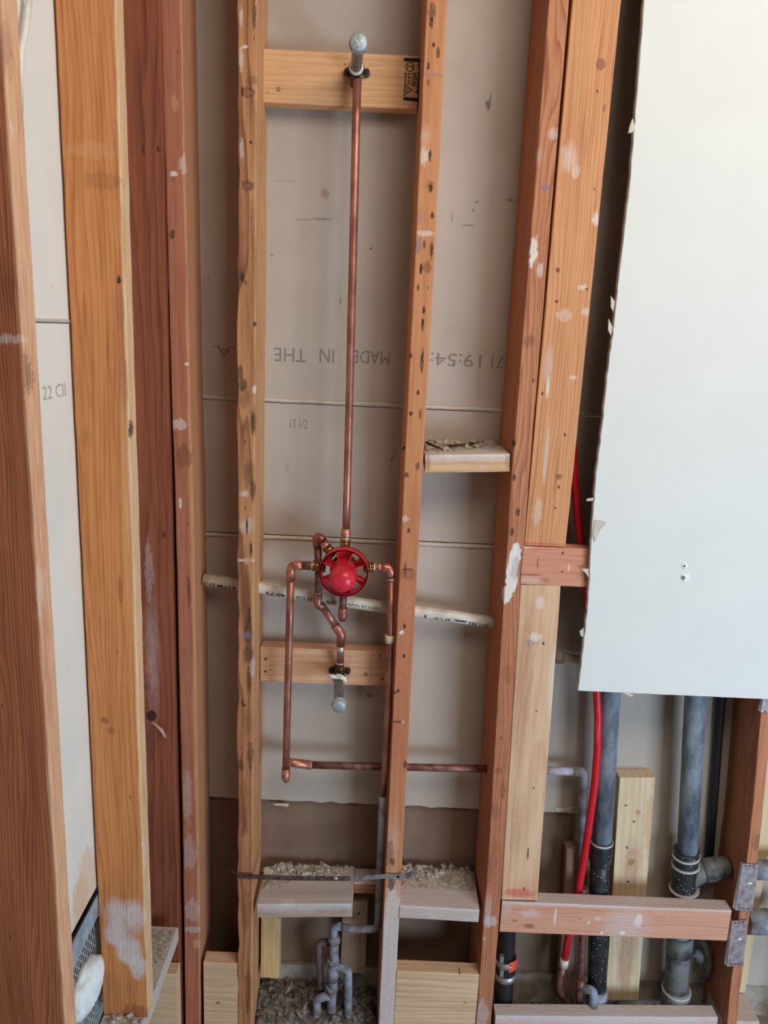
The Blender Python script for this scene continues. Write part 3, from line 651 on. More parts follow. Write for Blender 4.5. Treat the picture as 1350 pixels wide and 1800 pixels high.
st = mobj('grade_stamp', bm, STAMP, blk, origin=P(725, 140, Ys))
for s, xc, ya, yb, hpx in (('STUD', 727.5, 129, 151, 6.5), ('S-4 E2', 719, 129, 148, 4.6), ('KD HT', 712.5, 129, 148, 4.6), ('167 STBND8', 734.5, 112, 162, 4.6), ('A2', 714.5, 154, 163, 4)):
    c = P(xc, (ya+yb)/2, Ys); q = scl(c)
    text('stamp_lettering', s, c, (-0.02, 0, -1), (1, 0, -.04), hpx/q, (yb-ya)/q*1.0, STAMP, blk, bold=0.02)

vb = board('valve_block', (P(457, 1140, 3.2).x, 3.4, P(457, 1137, 3.4).z), (P(690, 1140, 3.2).x, 3.4, P(690, 1146, 3.4).z), 3.5, 1.5, -ZD, YD, dict(CREAM, light=S(226, 178, 142), dark=S(198, 140, 110), contrast=0.4, spacing=0.012),
     'pale block below the red valve guard, holding the tub outlet', 'block', seed=14,
     spots=[(643, 1185, 4, 4, 'D', .9, .3, .2), (672, 1193, 3, 4, 'D', .9), (616, 1135, 10, 3, 'D', .5), (668, 1152, 2, 4, 'K', .7), (610, 1165, 8, 30, 'P', .3)])
screw(P(467, 1158, 3.4), vb); screw(P(467, 1180, 3.4), vb)
fb = board('fire_block', (P(747.5, 800, 0).x, 0, P(747, 800, 0).z), (P(896, 800, 0).x, 0, P(896, 798, 0).z), 1.5, BK-.05, -ZD, YD, dict(CREAM, light=S(222, 182, 138), dark=S(190, 142, 102), dust=0.6),
     'short pale fire block right of the middle, plaster crumbs on top', 'block', topdust=.85, seed=15, spots=[(800, 797, 60, 4, 'W', .8, .5, .4), (860, 797, 50, 4, 'W', .8, .5, .4), (752, 815, 4, 18, 'D', .5), (892, 812, 4, 16, 'D', .4)])
s1 = board('fire_block', (P(452, 1588, 0).x, 0, P(452, 1590, 0).z), (P(618, 1589, 0).x, 0, P(618, 1589, 0).z), 1.5, BK-.1, -ZD, YD, dict(light=S(190, 150, 128), dark=S(150, 110, 92), dust=1.1),
     'grey dusty fire block behind the perforated strap', 'block', topdust=.85, seed=16, spots=[(505, 1590, 14, 5, 'W', .7), (585, 1605, 34, 18, 'D', .2)])
s2 = board('fire_block', (P(703, 1592, 0).x, 0, P(703, 1592, 0).z), (P(843, 1599, 0).x, 0, P(843, 1600, 0).z), 1.4, BK-.1, -ZD, YD, dict(light=S(200, 172, 156), dark=S(170, 136, 122), dust=1.4),
     'grey dusty fire block low between the middle studs, crumbs behind', 'block', topdust=.85, seed=17, spots=[(716, 1582, 8, 4, 'L', .8), (790, 1583, 5, 3, 'L', .8), (780, 1575, 60, 10, 'W', .5, .6, .4)])
zc = P(770, 1711, 0).z
cb = [('cream_block', 697.5, 843, 'pale new block low in the bay right of the middle stud', 18), ('cream_block', 357.5, 420, 'pale new block low in the dark left bay', 19)]
for nm, xa, xb, lb, sd in cb:
    board(nm.replace('cream', 'new'), (P(xa, 1710, 0).x+.0, 0.05, zc-.0), (P(xb, 1710, 0).x, 0.05, zc), 8.7, 1.5, -ZD, YD, dict(CREAM, contrast=0.5, spacing=0.012), lb, 'block', seed=sd,
          spots=[(708, 1704, 6, 4, 'D', .5), (826, 1703, 3, 3, 'K', .7), (808, 1712, 3, 2, 'K', .6), (817, 1762, 3, 4, 'P', .7), (383, 1763, 4, 4, 'D', .8)])
board('new_block', (-21.3, -2.0, P(300, 1713, -2).z), (-17.8, -2.0, P(300, 1713, -2).z), 8.6, 1.5, -ZD, YD, dict(CREAM, contrast=0.3, dust=0.5), 'pale block under the end of the dusty plate at lower left', 'block', seed=20)
# right bay rails
g1 = board('lower_rail', (P(882.5, 1588, 0).x, 0, P(882, 1585, 0).z), (P(1286, 1602, 0).x, 0, P(1286, 1601, 0).z), 3.42, 1.5, -ZD, YD, dict(light=S(218, 160, 132), dark=S(190, 126, 100), contrast=0.25, dust=0.3, nicks=0.2),
     'pinkish dusty horizontal rail in front of the black drain pipes', 'block', topdust=.85, seed=21, wane=0.03,
     spots=[(1000, 1583, 420, 7, 'G', .75, .5, .3), (1100, 1625, 50, 40, 'G', .55, .6, .4), (1122, 1618, 8, 16, 'W', .8, .4, .5), (1094, 1640, 6, 5, 'W', .9), (1050, 1615, 8, 6, 'G', .7), (976, 1611, 2.4, 20, 'W', .8), (932, 1606, 22, 12, 'G', .6, .6, .6), (930, 1628, 12, 6, 'D', .8, .4, .6), (905, 1618, 6, 3, 'D', .6), (1058, 1640, 3, 4, 'W', .9), (890, 1600, 10, 14, 'G', .35), (1035, 1622, 3, 3, 'W', .9), (1200, 1600, 90, 5, 'Y', .25)])
g2 = board('bottom_rail', (P(871, 1787, 0).x, 0, P(871, 1786, 0).z), (P(1262, 1789, 0).x, 0, P(1262, 1789, 0).z), 3.4, 1.5, -ZD, YD, dict(light=S(216, 160, 134), dark=S(188, 126, 102), contrast=0.25, dust=0.9),
     'dusty pinkish bottom rail at the lower edge of the right bay', 'plate', topdust=.85, seed=22, spots=[(1000, 1776, 420, 10, 'G', .8, .5, .3)])
# boards at the back of the cavity
def backboard(name, x0, x1, ya, yb, Y, mk, label, seed, d=1.5, spots=(), cat='board', zb=None):
    A = P(x0, yb, Y); B = P(x0, ya, Y); w = (P(x1, yb, Y)-A).x
    if zb is not None: A.z = zb
    return board(name, A, Vector((A.x+(B.x-A.x)*0, Y, B.z)), w, d, XD, YD, mk, label, cat, seed=seed, spots=spots, spotY=Y)
t0 = P(1088, 1367, 4.0); 
board('backing_plank', P(1064, 1758, 3.95), P(1089, 1367, 3.95), 3.45, 1.5, XD, YD, dict(CREAM, light=S(226, 204, 168), dark=S(204, 172, 134), contrast=0.5, spacing=0.013), 'cream plank standing behind the two black drain pipes', 'plank', seed=23, spotY=3.95,
      spots=[(1112, 1520, 14, 60, 'P', .6, .6, .3), (1102, 1680, 14, 90, 'P', .65, .5, .3), (1110, 1515, 6, 7, 'D', .6), (1122, 1428, 5, 5, 'P', .7), (1144, 1450, 8, 80, 'Y', .5), (1100, 1416, 4, 2, 'M', .8), (1114, 1444, 4, 2, 'M', .8), (1104, 1550, 4, 2, 'M', .8), (1102, 1490, 4, 3, 'M', .7)])
board('backing_plank', P(981, 1745, 4.3), P(996, 1492, 4.3), 1.5, 1.2, XD, YD, dict(light=S(176, 138, 118), dark=S(140, 104, 88)), 'narrow brown plank standing behind the red pipe', 'plank', seed=24)
board('backing_plank', P(458, 1718, 3.8), (P(458, 1718, 3.8).x, 3.8, P(458, 1600, 3.8).z), 1.9, 1.6, XD, YD, dict(CREAM, light=S(220, 184, 132), dark=S(190, 148, 104)), 'pale stub of timber hanging below the strapped fire block', 'plank', seed=25, spotY=3.8, spots=[(490, 1612, 2.5, 4, 'K', .8), (500, 1640, 3, 4, 'M', .6)])
board('backing_plank', P(598, 1709, 4.2), (P(598, 1709, 4.2).x, 4.2, P(598, 1584, 4.2).z), 2.6, 1.2, XD, YD, dict(light=S(176, 150, 126), dark=S(146, 118, 98)), 'brown plank behind the grey water manifold', 'plank', seed=26, spotY=4.2, spots=[(631, 1606, 3, 3, 'K', .8)])
board('backing_rail', P(622, 1551, 3.3), P(668, 1552, 3.3), 1.3, 2.1, -ZD, YD, dict(light=S(178, 122, 88), dark=S(140, 88, 62)), 'brown rail behind the gap beside the strapped fire block', 'board', seed=27, topdust=.8)
board('backing_plank', (P(1258, 1744, 4.4).x, 4.4, P(1285, 1744, 4.4).z), (P(1292, 1500, 4.4).x, 4.4, P(1292, 1240, 4.4).z), 3.1, 1.0, XD, YD, dict(CREAM, light=S(224, 202, 160), dark=S(200, 168, 126)), 'cream plank seen past the right edge stud', 'plank', seed=28)
board('floor_plate', (P(1262, 1768, 0).x+1.2, 1.0, P(1300, 1752, 4).z), (40, 1.0, P(1300, 1752, 4).z), 3.4, 1.5, YD, -ZD, dict(light=S(186, 170, 152), dark=S(150, 132, 116), dust=1.5), 'dusty floor plate in the lower right corner', 'plate', seed=29, spots=[])

# ---------------------------------------------------------------- white drywall sheet
edge = [(1136, -40), (1133, 0), (1124, 120), (1115, 235), (1108, 320), (1099, 400), (1088, 490), (1081, 560), (1076, 600), (1068, 660), (1061, 730), (1053, 800), (1047, 850), (1043, 905), (1039, 960), (1037, 1010), (1034, 1060), (1029, 1110), (1023, 1160), (1017, 1214)]
YS = -0.62
pts = []
for i, (x, y) in enumerate(edge):
    p = P(x, y, YS); pts.append(p)
fine = []
for i in range(len(pts)-1):
    for k in range(6):
        q = pts[i].lerp(pts[i+1], k/6); q.x += 0.05*noise.noise(Vector((q.z*1.3, 0, 5)))+0.03*noise.noise(Vector((q.z*4, 2, 5))); fine.append(q)
fine.append(pts[-1])
br = P(1400, 1222, YS); zbt = P(1017, 1214, YS).z
dr = []
for k in range(1, 26):
    x = pts[-1].x+(44-pts[-1].x)*k/25; dr.append(Vector((x, YS, zbt+0.04*noise.noise(Vector((x*1.1, 7, 0))))))
poly = [Vector((fine[0].x, YS, TOP))]+fine+dr+[Vector((44, YS, TOP))]
ds = empty('drywall_sheet', (30, 0, zbt), 'large white drywall sheet covering the right side, torn left edge', 'drywall')
bm = bmesh.new(); prism_bm(bm, poly, (0, 0.03, 0)); pp = mobj('face_paper', bm, GYPSUM_FRONT, ds, origin=(30, YS, zbt))
bm = bmesh.new(); pol2 = [Vector((p.x-0.05+0.05*noise.noise(p*2.1), YS+0.035, p.z)) for p in poly]; prism_bm(bm, pol2, (0, 0.52, 0)); mobj('gypsum_core', bm, GYPSUM_EDGE, ds, origin=(30, YS, zbt))
def scrap(pxs, Y, mat, parent, name='paper_scrap', th=0.05, bend=0.0):
    bm = bmesh.new(); pl_ = [P(x, y, Y) for x, y in pxs]
    for i, p in enumerate(pl_): p.y += bend*(i % 2)
    prism_bm(bm, pl_, (0, th, 0)); return mobj(name, bm, mat, parent, origin=pl_[0])
scrap([(1112, 208), (1117, 222), (1113, 232), (1105, 234), (1107, 222)], YS-.04, PAPER, ds, th=.2)
scrap([(1050, 872), (1046, 880), (1031, 881), (1032, 877), (1044, 875)], YS+.1, PAPER, ds, th=.15)
scrap([(1046, 914), (1066, 918), (1056, 932), (1046, 952), (1042, 940)], YS-.07, PAPER, ds, bend=-.1)
scrap([(1040, 1000), (1022, 1000), (1030, 1008), (1035, 1016)], YS+.1, PAPER, ds, th=.12)
scrap([(1026, 1104), (1019, 1110), (1021, 1118), (1026, 1120)], YS+.1, PAPER, ds, th=.12)
scrap([(1074, 520), (1081, 530), (1078, 548), (1074, 540)], YS+.1, PAPER, ds, th=.1)
scrap([(1070, 560), (1077, 575), (1074, 590), (1069, 580)], YS+.1, PAPER, ds, th=.1)
scrap([(1093, 1216), (1106, 1217), (1114, 1223), (1108, 1225)], YS-.02, PAPER, ds, th=.08)
WP = plain('white_flake', S(250, 250, 250), 0.8)
scrap([(1197, 1010), (1210, 1008), (1212, 1020), (1205, 1024), (1197, 1018)], YS-.05, WP, ds, 'paint_flake')
scrap([(1200, 1011), (1205, 1014), (1202, 1021), (1197, 1016)], YS-.065, plain('torn_core', S(120, 116, 112), .9), ds, 'torn_core')
lathe('screw_dimple', P(1203, 995, YS-.02), (0, -1, 0), [(0.26, 0), (0.25, 0.02), (0.1, 0.025), (0.02, 0.026)], WP, ds, 12)
lathe('screw_head', P(1203, 995, YS-.05), (0, -1, 0), [(0.10, 0), (0.09, 0.015), (0.03, 0.016)], SCREWD, ds, 10)

# ---------------------------------------------------------------- copper plumbing
pb = empty('shower_plumbing', P(604, 1008, 1.3), 'copper shower pipework around the red plastic valve guard', 'plumbing')
R_ = 0.335
rt = P(628, 140, 2.3); rb = P(608.5, 935, 1.4)
riser = tube('riser_pipe', [rt.lerp(rb, k/12) for k in range(13)], R_, COPPER, pb, 18)
# top drop ear elbow and nipple
def dropear(c, pipe_dir, name='drop_ear_elbow'):
    bm = bmesh.new()
    tube_bm(bm, [c+pipe_dir*1.05, c+pipe_dir*.4, c+pipe_dir*.12, c], [0.42, 0.42, 0.44, 0.46], 16)
    tube_bm(bm, [c+Vector((0, .5, 0)), c, c+Vector((0, -.75, 0)), c+Vector((0, -.76, 0)), c+Vector((0, -1.0, 0))], [0.4, 0.48, 0.48, 0.62, 0.62], 18)
    for s in (-1, 1):
        tube_bm(bm, [c+Vector((s*.72, .25, .1)), c+Vector((s*.72, .62, .1))], 0.30, 12)
        tube_bm(bm, [c+Vector((s*.2, .45, .05)), c+Vector((s*.72, .45, .1))], 0.18, 8)
    o = mobj(name, bm, BRASS_DARK, pb, origin=c)
    for s in (-1, 1): lathe('ear_screw', c+Vector((s*.72, .25, .1)), (0, -1, 0), [(0.18, -.05), (0.18, .04), (0.07, .05)], SCREWD, o, 8)
    return o
ct = P(627, 127, 2.9)
de = dropear(ct, Vector((0.0, 0, -1)))
def nipple(c, tip, mat=ZINC, capr=0.62, lab=None):
    c, tip = Vector(c), Vector(tip); ax = (tip-c).normalized(); L = (tip-c).length
    o = lathe('pipe_nipple', c, ax, [(0.42, 0), (0.42, L-.5), (0.40, L-.4)], mat, pb, 20)
    lathe('thread_tape', c+ax*0.02, ax, [(0.50, -.05), (0.56, .05), (0.55, .2), (0.44, .3)], TAPE, o, 20)
    lathe('pipe_cap', c+ax*(L-.62), ax, [(0.56, 0), (capr+.05, .04), (capr+.05, .2), (capr-.01, .27), (capr, .62), (capr-.05, .70), (0.12, .73)], ZINC_CAP, o, 24)
    return o
n1 = nipple(ct+Vector((0, -1.0, 0)), P(630.5, 73, -3.6))
cb_ = P(596.5, 1184, 2.75)
tube('riser_solder', [rt+Vector((0, 0, .35)), rt+Vector((0, 0, .15))], .40, SOLDER, pb)
# valve body
vc = P(604, 1001, 1.35)
vbm = bmesh.new()
lathe_bm(vbm, vc+Vector((0, 1.2, 0)), (0, -1, 0), [(0.8, 0), (1.15, .1), (1.2, 1.2), (1.0, 1.3), (1.0, 2.0)], 28)
vbody = mobj('valve_body', vbm, BRASS_DARK, pb, origin=vc)
def union(p, q, r=.47, mat=BRASS, par=None):
    """threaded brass adaptor with a hex collar"""
    p, q = Vector(p), Vector(q); bm = bmesh.new(); L = (q-p)
    tube_bm(bm, [p, p+L*.45], r*1.12, 6); tube_bm(bm, [p+L*.4, p+L*.9], r*.92, 16); tube_bm(bm, [p+L*.88, q], r*1.0, 16)
    return mobj('brass_adaptor', bm, mat, par or pb, origin=p)
def coll(p, q, r=.40, mat=COPPER_BRIGHT, name='copper_coupling'):
    return tube(name, [p, Vector(p).lerp(Vector(q), .5), q], r, mat, pb, 16)
def sold(p, dirv, r=.43, w=.09):
    p = Vector(p); dv = Vector(dirv).normalized()
    return tube('solder_joint', [p-dv*w, p+dv*w], r, SOLDER, pb, 16)
# top port
union(P(605, 975, 1.35), P(607.5, 948, 1.35)); coll(P(607.6, 950, 1.38), P(608.3, 930, 1.4), .42); sold(P(607.6, 946, 1.37), (0, 0, 1)); sold(P(608.3, 930, 1.4), (0, 0, 1), .42, .05)
# left port, elbow, left supply
PL = 1.0
e = P(511, 996, PL)
union(P(572, 996, 1.2), P(550, 994.5, PL+.05)); sold(P(549, 994.5, PL), XD); coll(P(549, 994.5, PL), P(532, 994, PL), .38, COPPER_DARK); sold(P(531, 994, PL), XD, .40, .05)
pL0 = P(532, 994, PL); pLb = P(502.5, 1372, 1.25)
el = arc(pL0, P(512, 993, PL), P(509.5, 1060, PL), .55)
tube('copper_elbow', [pL0]+el+[P(511, 1020, PL)], .405, COPPER_BRIGHT, pb, 16)
tube('left_supply_pipe', [P(511, 1012, PL), P(509, 1100, PL), P(505, 1250, 1.15), P(502.5, 1358, 1.25)], R_, COPPER, pb, 18)
tube('end_cap', [P(502.9, 1350, 1.25), P(502.5, 1366, 1.25), P(502.3, 1371, 1.25), P(502.2, 1375, 1.25)], [.40, .40, .33, .15], COPPER_BRIGHT, pb, 16); sold(P(502.8, 1358, 1.25), (0, 0, 1), .42, .04)
# branch to the right at the foot, passing back through both studs
q0 = P(504, 1341, 1.25); q1 = P(512, 1344, 2.7)
tube('tee_branch', [q0]+arc(q0, P(508, 1340, 2.6), P(550, 1344, 2.7), .5)+[P(548, 1345, 2.7)], .42, COPPER_BRIGHT, pb, 16)
sold(P(521, 1344, 2.7), XD, .45, .05); sold(P(547, 1345, 2.7), XD, .45, .05)
tube('cross_pipe', [P(530, 1344, 2.7), P(620, 1346.5, 2.7), P(700, 1348, 2.75), P(780, 1350, 2.8), P(868, 1351.5, 2.85)], R_+.02, COPPER_DARK, pb, 16)
# right port, elbow, right supply down to the dusty foot
union(P(641, 997, 1.2), P(657, 997, PL+.05)); sold(P(658, 997, PL), XD); coll(P(659, 997, PL), P(673, 997, PL), .38)
er = arc(P(668, 997, PL), P(687.5, 998, PL), P(686.5, 1040, PL), .55)
tube('copper_elbow', [P(670, 997, PL)]+er+[P(687, 1014, PL)], .40, COPPER_BRIGHT, pb, 16); sold(P(687.5, 1018, PL), ZD, .42, .06)
rp = [(687.5, 1014, PL), (685.5, 1120, PL), (682, 1250, PL), (677, 1345, 1.1), (673, 1400, 1.3)]
tube('right_supply_pipe', [P(*t) for t in rp], R_, COPPER, pb, 18)
rp2 = [(673, 1398, 1.3), (669, 1500, 1.6), (667, 1560, 1.9), (665, 1618, 2.2)]
a1 = P(665, 1600, 2.2); c1 = P(664, 1634, 2.2); b1 = P(596, 1627, 2.2)
tube('dusty_supply_foot', [P(*t) for t in rp2[:3]]+arc(a1, c1, b1, .6)+[P(620, 1633, 2.2), P(596, 1628.5, 2.2)], .36, DUSTY_PURPLE, pb, 16)
# diverter branch at upper left, and the drop to the tub outlet
YD2 = 1.95
union(P(588, 976, 1.3), P(573, 961, 1.4)); coll(P(577, 965, 1.4), P(568, 953, 1.5), .41); sold(P(572, 958.5, 1.45), P(572, 959, 1.4)-P(565, 950, 1.4), .43, .08)
tube('copper_elbow', [P(569, 954, 1.5)]+arc(P(570, 956, 1.5), P(556, 933, 1.6), P(560, 985, YD2), .5)+[P(558.5, 960, 1.85)], .41, COPPER, pb, 16)
tube('drop_pipe', [P(558.5, 955, 1.85), P(560, 1010, YD2), P(560, 1048, YD2)], R_, COPPER_DARK, pb, 16)
sold(P(559, 1041, YD2), ZD, .41, .04)
tube('copper_elbow', [P(559.5, 1042, YD2)]+arc(P(559.5, 1042, YD2), P(558, 1061, YD2), P(580, 1085, YD2), .5)+[P(568, 1067, YD2)], .41, COPPER, pb, 16)
sold(P(567, 1066, YD2), P(580, 1090, YD2)-P(565, 1062, YD2), .42, .03)
tube('drop_pipe', [P(566, 1065, YD2), P(592, 1103, YD2)], R_, COPPER, pb, 16)
tube('copper_elbow', [P(589, 1099, YD2)]+arc(P(589, 1099, YD2), P(600, 1115, YD2), P(598, 1150, YD2), .5)+[P(599, 1134, YD2)], .41, COPPER, pb, 16)
sold(P(590, 1101, YD2), P(592, 1103, YD2)-P(566, 1065, YD2), .42, .03)
tube('drop_pipe', [P(599, 1130, YD2), P(598, 1170, 2.3)], R_, COPPER, pb, 16); tube('solder_joint', [P(599, 1136, YD2), P(598.7, 1147, 2.0)], .37, SOLDER, pb, 14); sold(P(597.8, 1165, 2.2), ZD, .42, .06)
db = dropear(cb_, Vector((0, 0, 1)))
n2 = nipple(cb_+Vector((0, -1.0, 0)), P(596, 1243, -2.2))
scrap([(578, 1186), (586, 1184), (592, 1190), (600, 1186), (608, 1190), (610, 1198), (604, 1196), (598, 1192), (590, 1194), (582, 1190)], 1.0, TAPE, n2, 'tape_tail', bend=-.15)
# stub under the valve
tube('valve_stub', [P(603.5, 1040, 1.6), P(602.5, 1075, 1.6)], R_, COPPER_DARK, pb, 16)
tube('end_cap', [P(602.8, 1068, 1.6), P(602, 1086, 1.6), P(601.5, 1091, 1.6)], [.40, .40, .3], COPPER, pb, 16)
# plastic clip on the right pipe
bm = bmesh.new(); pc = P(685.3, 1122, PL); ringbm(bm, pc+Vector((0, 0, -.36)), ZD, .36, .44, .72, 18)
box_bm(bm, pc.x+.3, pc.x+.72, pc.y-.1, pc.y+.4, pc.z-.36, pc.z+.36)
mobj('pipe_clip', bm, CREAMCLIP, pb, origin=pc)
# red plaster guard
gc = P(604, 1008, -0.9)
guard = tag(mobj('valve_guard', (lambda b: (ringbm(b, gc, YD, 1.96, 2.06, 1.35, 40), ringbm(b, gc, YD, 1.95, 2.09, .12, 40), b)[-1])(bmesh.new()), REDP, pb, origin=gc), 'bright red plastic ring guard')
for k in range(8):
    an = math.radians(22.5+45*k); dx = Vector((math.cos(an), 0, math.sin(an))); nrm = Vector((-dx.z, 0, dx.x))
    bm = bmesh.new(); i0 = gc+dx*0.85; o0 = gc+dx*2.0
    prism_bm(bm, [i0+YD*.05-nrm*.035, o0+YD*.25-nrm*.035, o0+YD*1.1-nrm*.035, i0+YD*1.3-nrm*.035], nrm*.07)
    mobj('guard_rib', bm, REDP, guard, origin=i0)
for k, (a0, a1) in enumerate(((67.5, 112.5), (22.5, 42), (138, 157.5), (202.5, 222), (247.5, 292.5), (318, 337.5))):
    bm = bmesh.new(); pl_ = []
    nn = 6
    for j in range(nn+1):
        an = math.radians(a0+(a1-a0)*j/nn); pl_.append(gc+Vector((math.cos(an)*2.0, .9, math.sin(an)*2.0)))
    for j in range(nn, -1, -1):
        an = math.radians(a0+(a1-a0)*j/nn); pl_.append(gc+Vector((math.cos(an)*1.0, .9, math.sin(an)*1.0)))
    prism_bm(bm, pl_, (0, .07, 0)); mobj('guard_web', bm, REDP, guard, origin=gc)
lathe('guard_dome', gc+Vector((0, 1.2, .0)), (0.0, -1, 0.0), [(1.02, 0), (1.08, .1), (1.12, 1.6), (1.13, 2.3), (1.10, 2.9), (0.99, 3.25), (0.8, 3.5), (0.54, 3.66), (0.24, 3.73), (0.05, 3.74)], REDP, guard, 32)
lathe('guard_dome_nub', gc+Vector((0, 1.2-3.72, 0)), (0, -1, 0), [(0.05, 0), (0.045, .03), (0.02, .04)], plain('dark_red', S(110, 20, 28), .6), guard, 8)

# ---------------------------------------------------------------- pvc pipe crossing behind
pv = empty('plastic_water_pipe', P(600, 1055, 3.9), 'white plastic pipe sloping across behind the red valve guard', 'pipe')
YP = 3.2
rv = .56
pvpts = [(358, 1019, 4.2), (418, 1027, 4.2), (465, 1034, 4.2), (560, 1049, 4.2), (660, 1065, 4.2), (740, 1076, 4.2), (800, 1084, 4.2), (880, 1096.5, 4.2)]
tube('pipe_wall', [P(x, y+0, YP) for x, y, _ in pvpts], rv, PVC, pv, 20)
def ptext(s, xa, xb, ya, yb, hpx, mat=INK):
    A = P(xa, ya, YP-rv*.86); B = P(xb, yb, YP-rv*.86); c = (A+B)/2; q = scl(c)
    dirv = (A-B).normalized(); up = Vector((0, .62, -1)); up = (up-dirv*up.dot(dirv)).normalized()
    return text('printed_lettering', s, c-Vector((0, .05, 0)), dirv, up, hpx/q*1.2, (A-B).length, mat, pv, bold=0.01)
def pyl(x): return 1019+(x-358)*(75/505)
for s, xa, xb in (('ASTM D-1', 359, 416), ('40 73', 468, 502), ('1120 SCH', 521, 556), ('3/4', 574, 591), ('193-712 COL', 611, 668), ('1', 746, 749), ('qo L D', 763, 792), ('D-1785', 824, 858)):
    ptext(s, xa, xb, pyl(xa)+7, pyl(xb)+7, 7.5)
bm = bmesh.new(); A = P(797, pyl(797)+6, YP-rv*.9); B = P(822, pyl(822)+6, YP-rv*.9); dd = (B-A)
upv = Vector((0, -.45, .9)).normalized()
prism_bm(bm, [A-upv*.17, B-upv*.17, B+upv*.17, A+upv*.17], (0, -.02, 0)); mobj('printed_mark', bm, plain('grey_mark', S(150, 152, 160), .6), pv, origin=A)
A2 = A.lerp(B, .15)-Vector((0, .03, 0)); B2 = A.lerp(B, .85)-Vector((0, .03, 0)); bm = bmesh.new(); prism_bm(bm, [A2-upv*.06, B2-upv*.06, B2+upv*.06, A2+upv*.06], (0, -.015, 0)); mobj('printed_mark', bm, INK, pv, origin=A2)
# its cream continuation behind the drywall edge
p2 = empty('plastic_pipe_stub', P(1000, 1158, 3.2), 'cream plastic pipe end beside the lower drywall corner', 'pipe')
tube('pipe_wall', [P(960, 1152, 3.4), P(1000, 1158, 3.4), P(1075, 1172, 3.4)], .50, PVC_DUSTY, p2, 18)
tube('pipe_socket', [P(975, 1154, 3.4), P(989, 1156, 3.4)], .62, PVC_DUSTY, p2, 18)

# ---------------------------------------------------------------- red pex
tube('red_water_pipe', [P(1030, 300, 2.8), P(1012, 560, 2.8), P(1004, 700, 2.7), P(1006, 770, 2.6), P(1010, 850, 2.5), P(1017, 920, 2.3), P(1021, 960, 2.2), P(1030, 1040, 2.1), P(1040, 1130, 1.9), P(1048, 1200, 1.7), P(1051, 1260, 1.6), P(1050, 1320, 1.6), P(1046, 1370, 1.6), P(1037, 1440, 1.8), P(1028, 1500, 2.0), P(1018, 1560, 2.2), P(1008, 1610, 2.3), P(998, 1650, 2.5), P(992, 1690, 2.9)], .355, PEXRED, seg=18,
     label='bright red flexible water pipe curving down beside the drain pipe', cat='pipe')
pr_ = empty('copper_return_bend', P(1010, 1762, 3), 'dark copper bend joined below the red water pipe', 'pipe')
tube('crimp_ring', [P(992.5, 1684, 2.9), P(990.5, 1698, 2.9)], .46, PVC, pr_, 16)
tube('copper_bend', [P(990.5, 1696, 2.9), P(984, 1720, 2.9), P(983, 1738, 2.9), P(988, 1752, 2.9), P(997, 1760, 2.9), P(1006, 1762, 2.9)], .34, COPPER_DARK, pr_, 14)
cv = empty('copper_stub_tee', P(1020, 1765, 2.9), 'dusty copper pipe with a side tee in front of the splashed drain pipe', 'pipe')
tube('copper_pipe', [P(1027, 1560, 2.0), P(1024, 1640, 2.0), P(1021, 1700, 2.0), P(1018, 1762, 2.0)], .34, COPPER_DARK, cv, 14)
tube('tee_arm', [P(1022, 1738, 1.8)]+arc(P(1022, 1738, 1.8), P(1043, 1740, 1.2), P(1043, 1770, 1.2), .35)+[P(1043, 1768, 1.2)], .42, DUSTY_PIPE, cv, 14)
tube('tee_collar', [P(1020.5, 1720, 2.0), P(1018.5, 1756, 2.0)], .42, COPPER_DARK, cv, 14)

# ---------------------------------------------------------------- drain pipes
d1 = empty('drain_pipe', P(1055, 1760, 3), 'speckled black drain pipe beside the red water pipe', 'pipe')
def line(px0, py0, px1, py1, Y, n=6): return [P(px0+(px1-px0)*k/n, py0+(py1-py0)*k/n, Y) for k in range(n+1)]
tube('pipe_wall', line(1096, 800, 1058, 1480, 2.6), .93, ABS, d1, 26)
tube('pipe_coupling', [P(1057.5, 1476, 2.6), P(1057, 1482, 2.6), P(1055.5, 1500, 2.6), P(1054.5, 1512, 2.6), P(1054, 1516, 2.6)], [1.04, 1.08, 1.08, 1.08, .96], ABS_B, d1, 26)
tube('cement_ring', [P(1057.6, 1477, 2.6), P(1057.4, 1480, 2.6)], 1.10, GLUE, d1, 26)
tube('lower_pipe', line(1054.5, 1505, 1049, 1740, 2.6), .93, ABS_B, d1, 26)
tube('base_coupling', line(1049.5, 1735, 1048, 1790, 2.6, 3), 1.06, DUSTY_PIPE, d1, 26)
d2 = empty('drain_stack', P(1200, 1760, 3), 'thick dusty drain stack with a side branch, right of the cream plank', 'pipe')
tube('pipe_wall', line(1245, 800, 1208, 1500, 2.8), .96, ABS, d2, 26)
tube('vent_fitting', line(1207, 1493, 1198, 1600, 2.9), 1.18, ABS_B, d2, 28)
for yy in (1502, 1518, 1560): 
    xx = 1206-(yy-1502)*.06; tube('cement_ring', [P(xx, yy, 2.9), P(xx, yy+3, 2.9)], 1.3+.002*(yy-1500), GLUE, d2, 28)
tube('side_branch', [P(1208, 1545, 3.0), P(1232, 1532, 3.0), P(1262, 1526, 3.0), P(1280, 1524, 3.0)], 1.02, ABS_GREY, d2, 24)
tube('branch_collar', [P(1236, 1531, 3.0), P(1260, 1527, 3.0)], 1.12, ABS_GREY, d2, 24)
tube('lower_pipe', [P(1197, 1590, 2.9), P(1192, 1670, 2.9), P(1188, 1745, 2.9)], 1.15, ABS_GREY, d2, 26)
tube('pipe_coupling', [P(1195, 1640, 2.9), P(1194, 1672, 2.9)], 1.3, ABS_GREY, d2, 26)
tube('base_hub', [P(1189, 1735, 2.9), P(1188, 1748, 2.9), P(1186, 1790, 2.9)], [1.28, 1.42, 1.48], ABS_GREY, d2, 26)
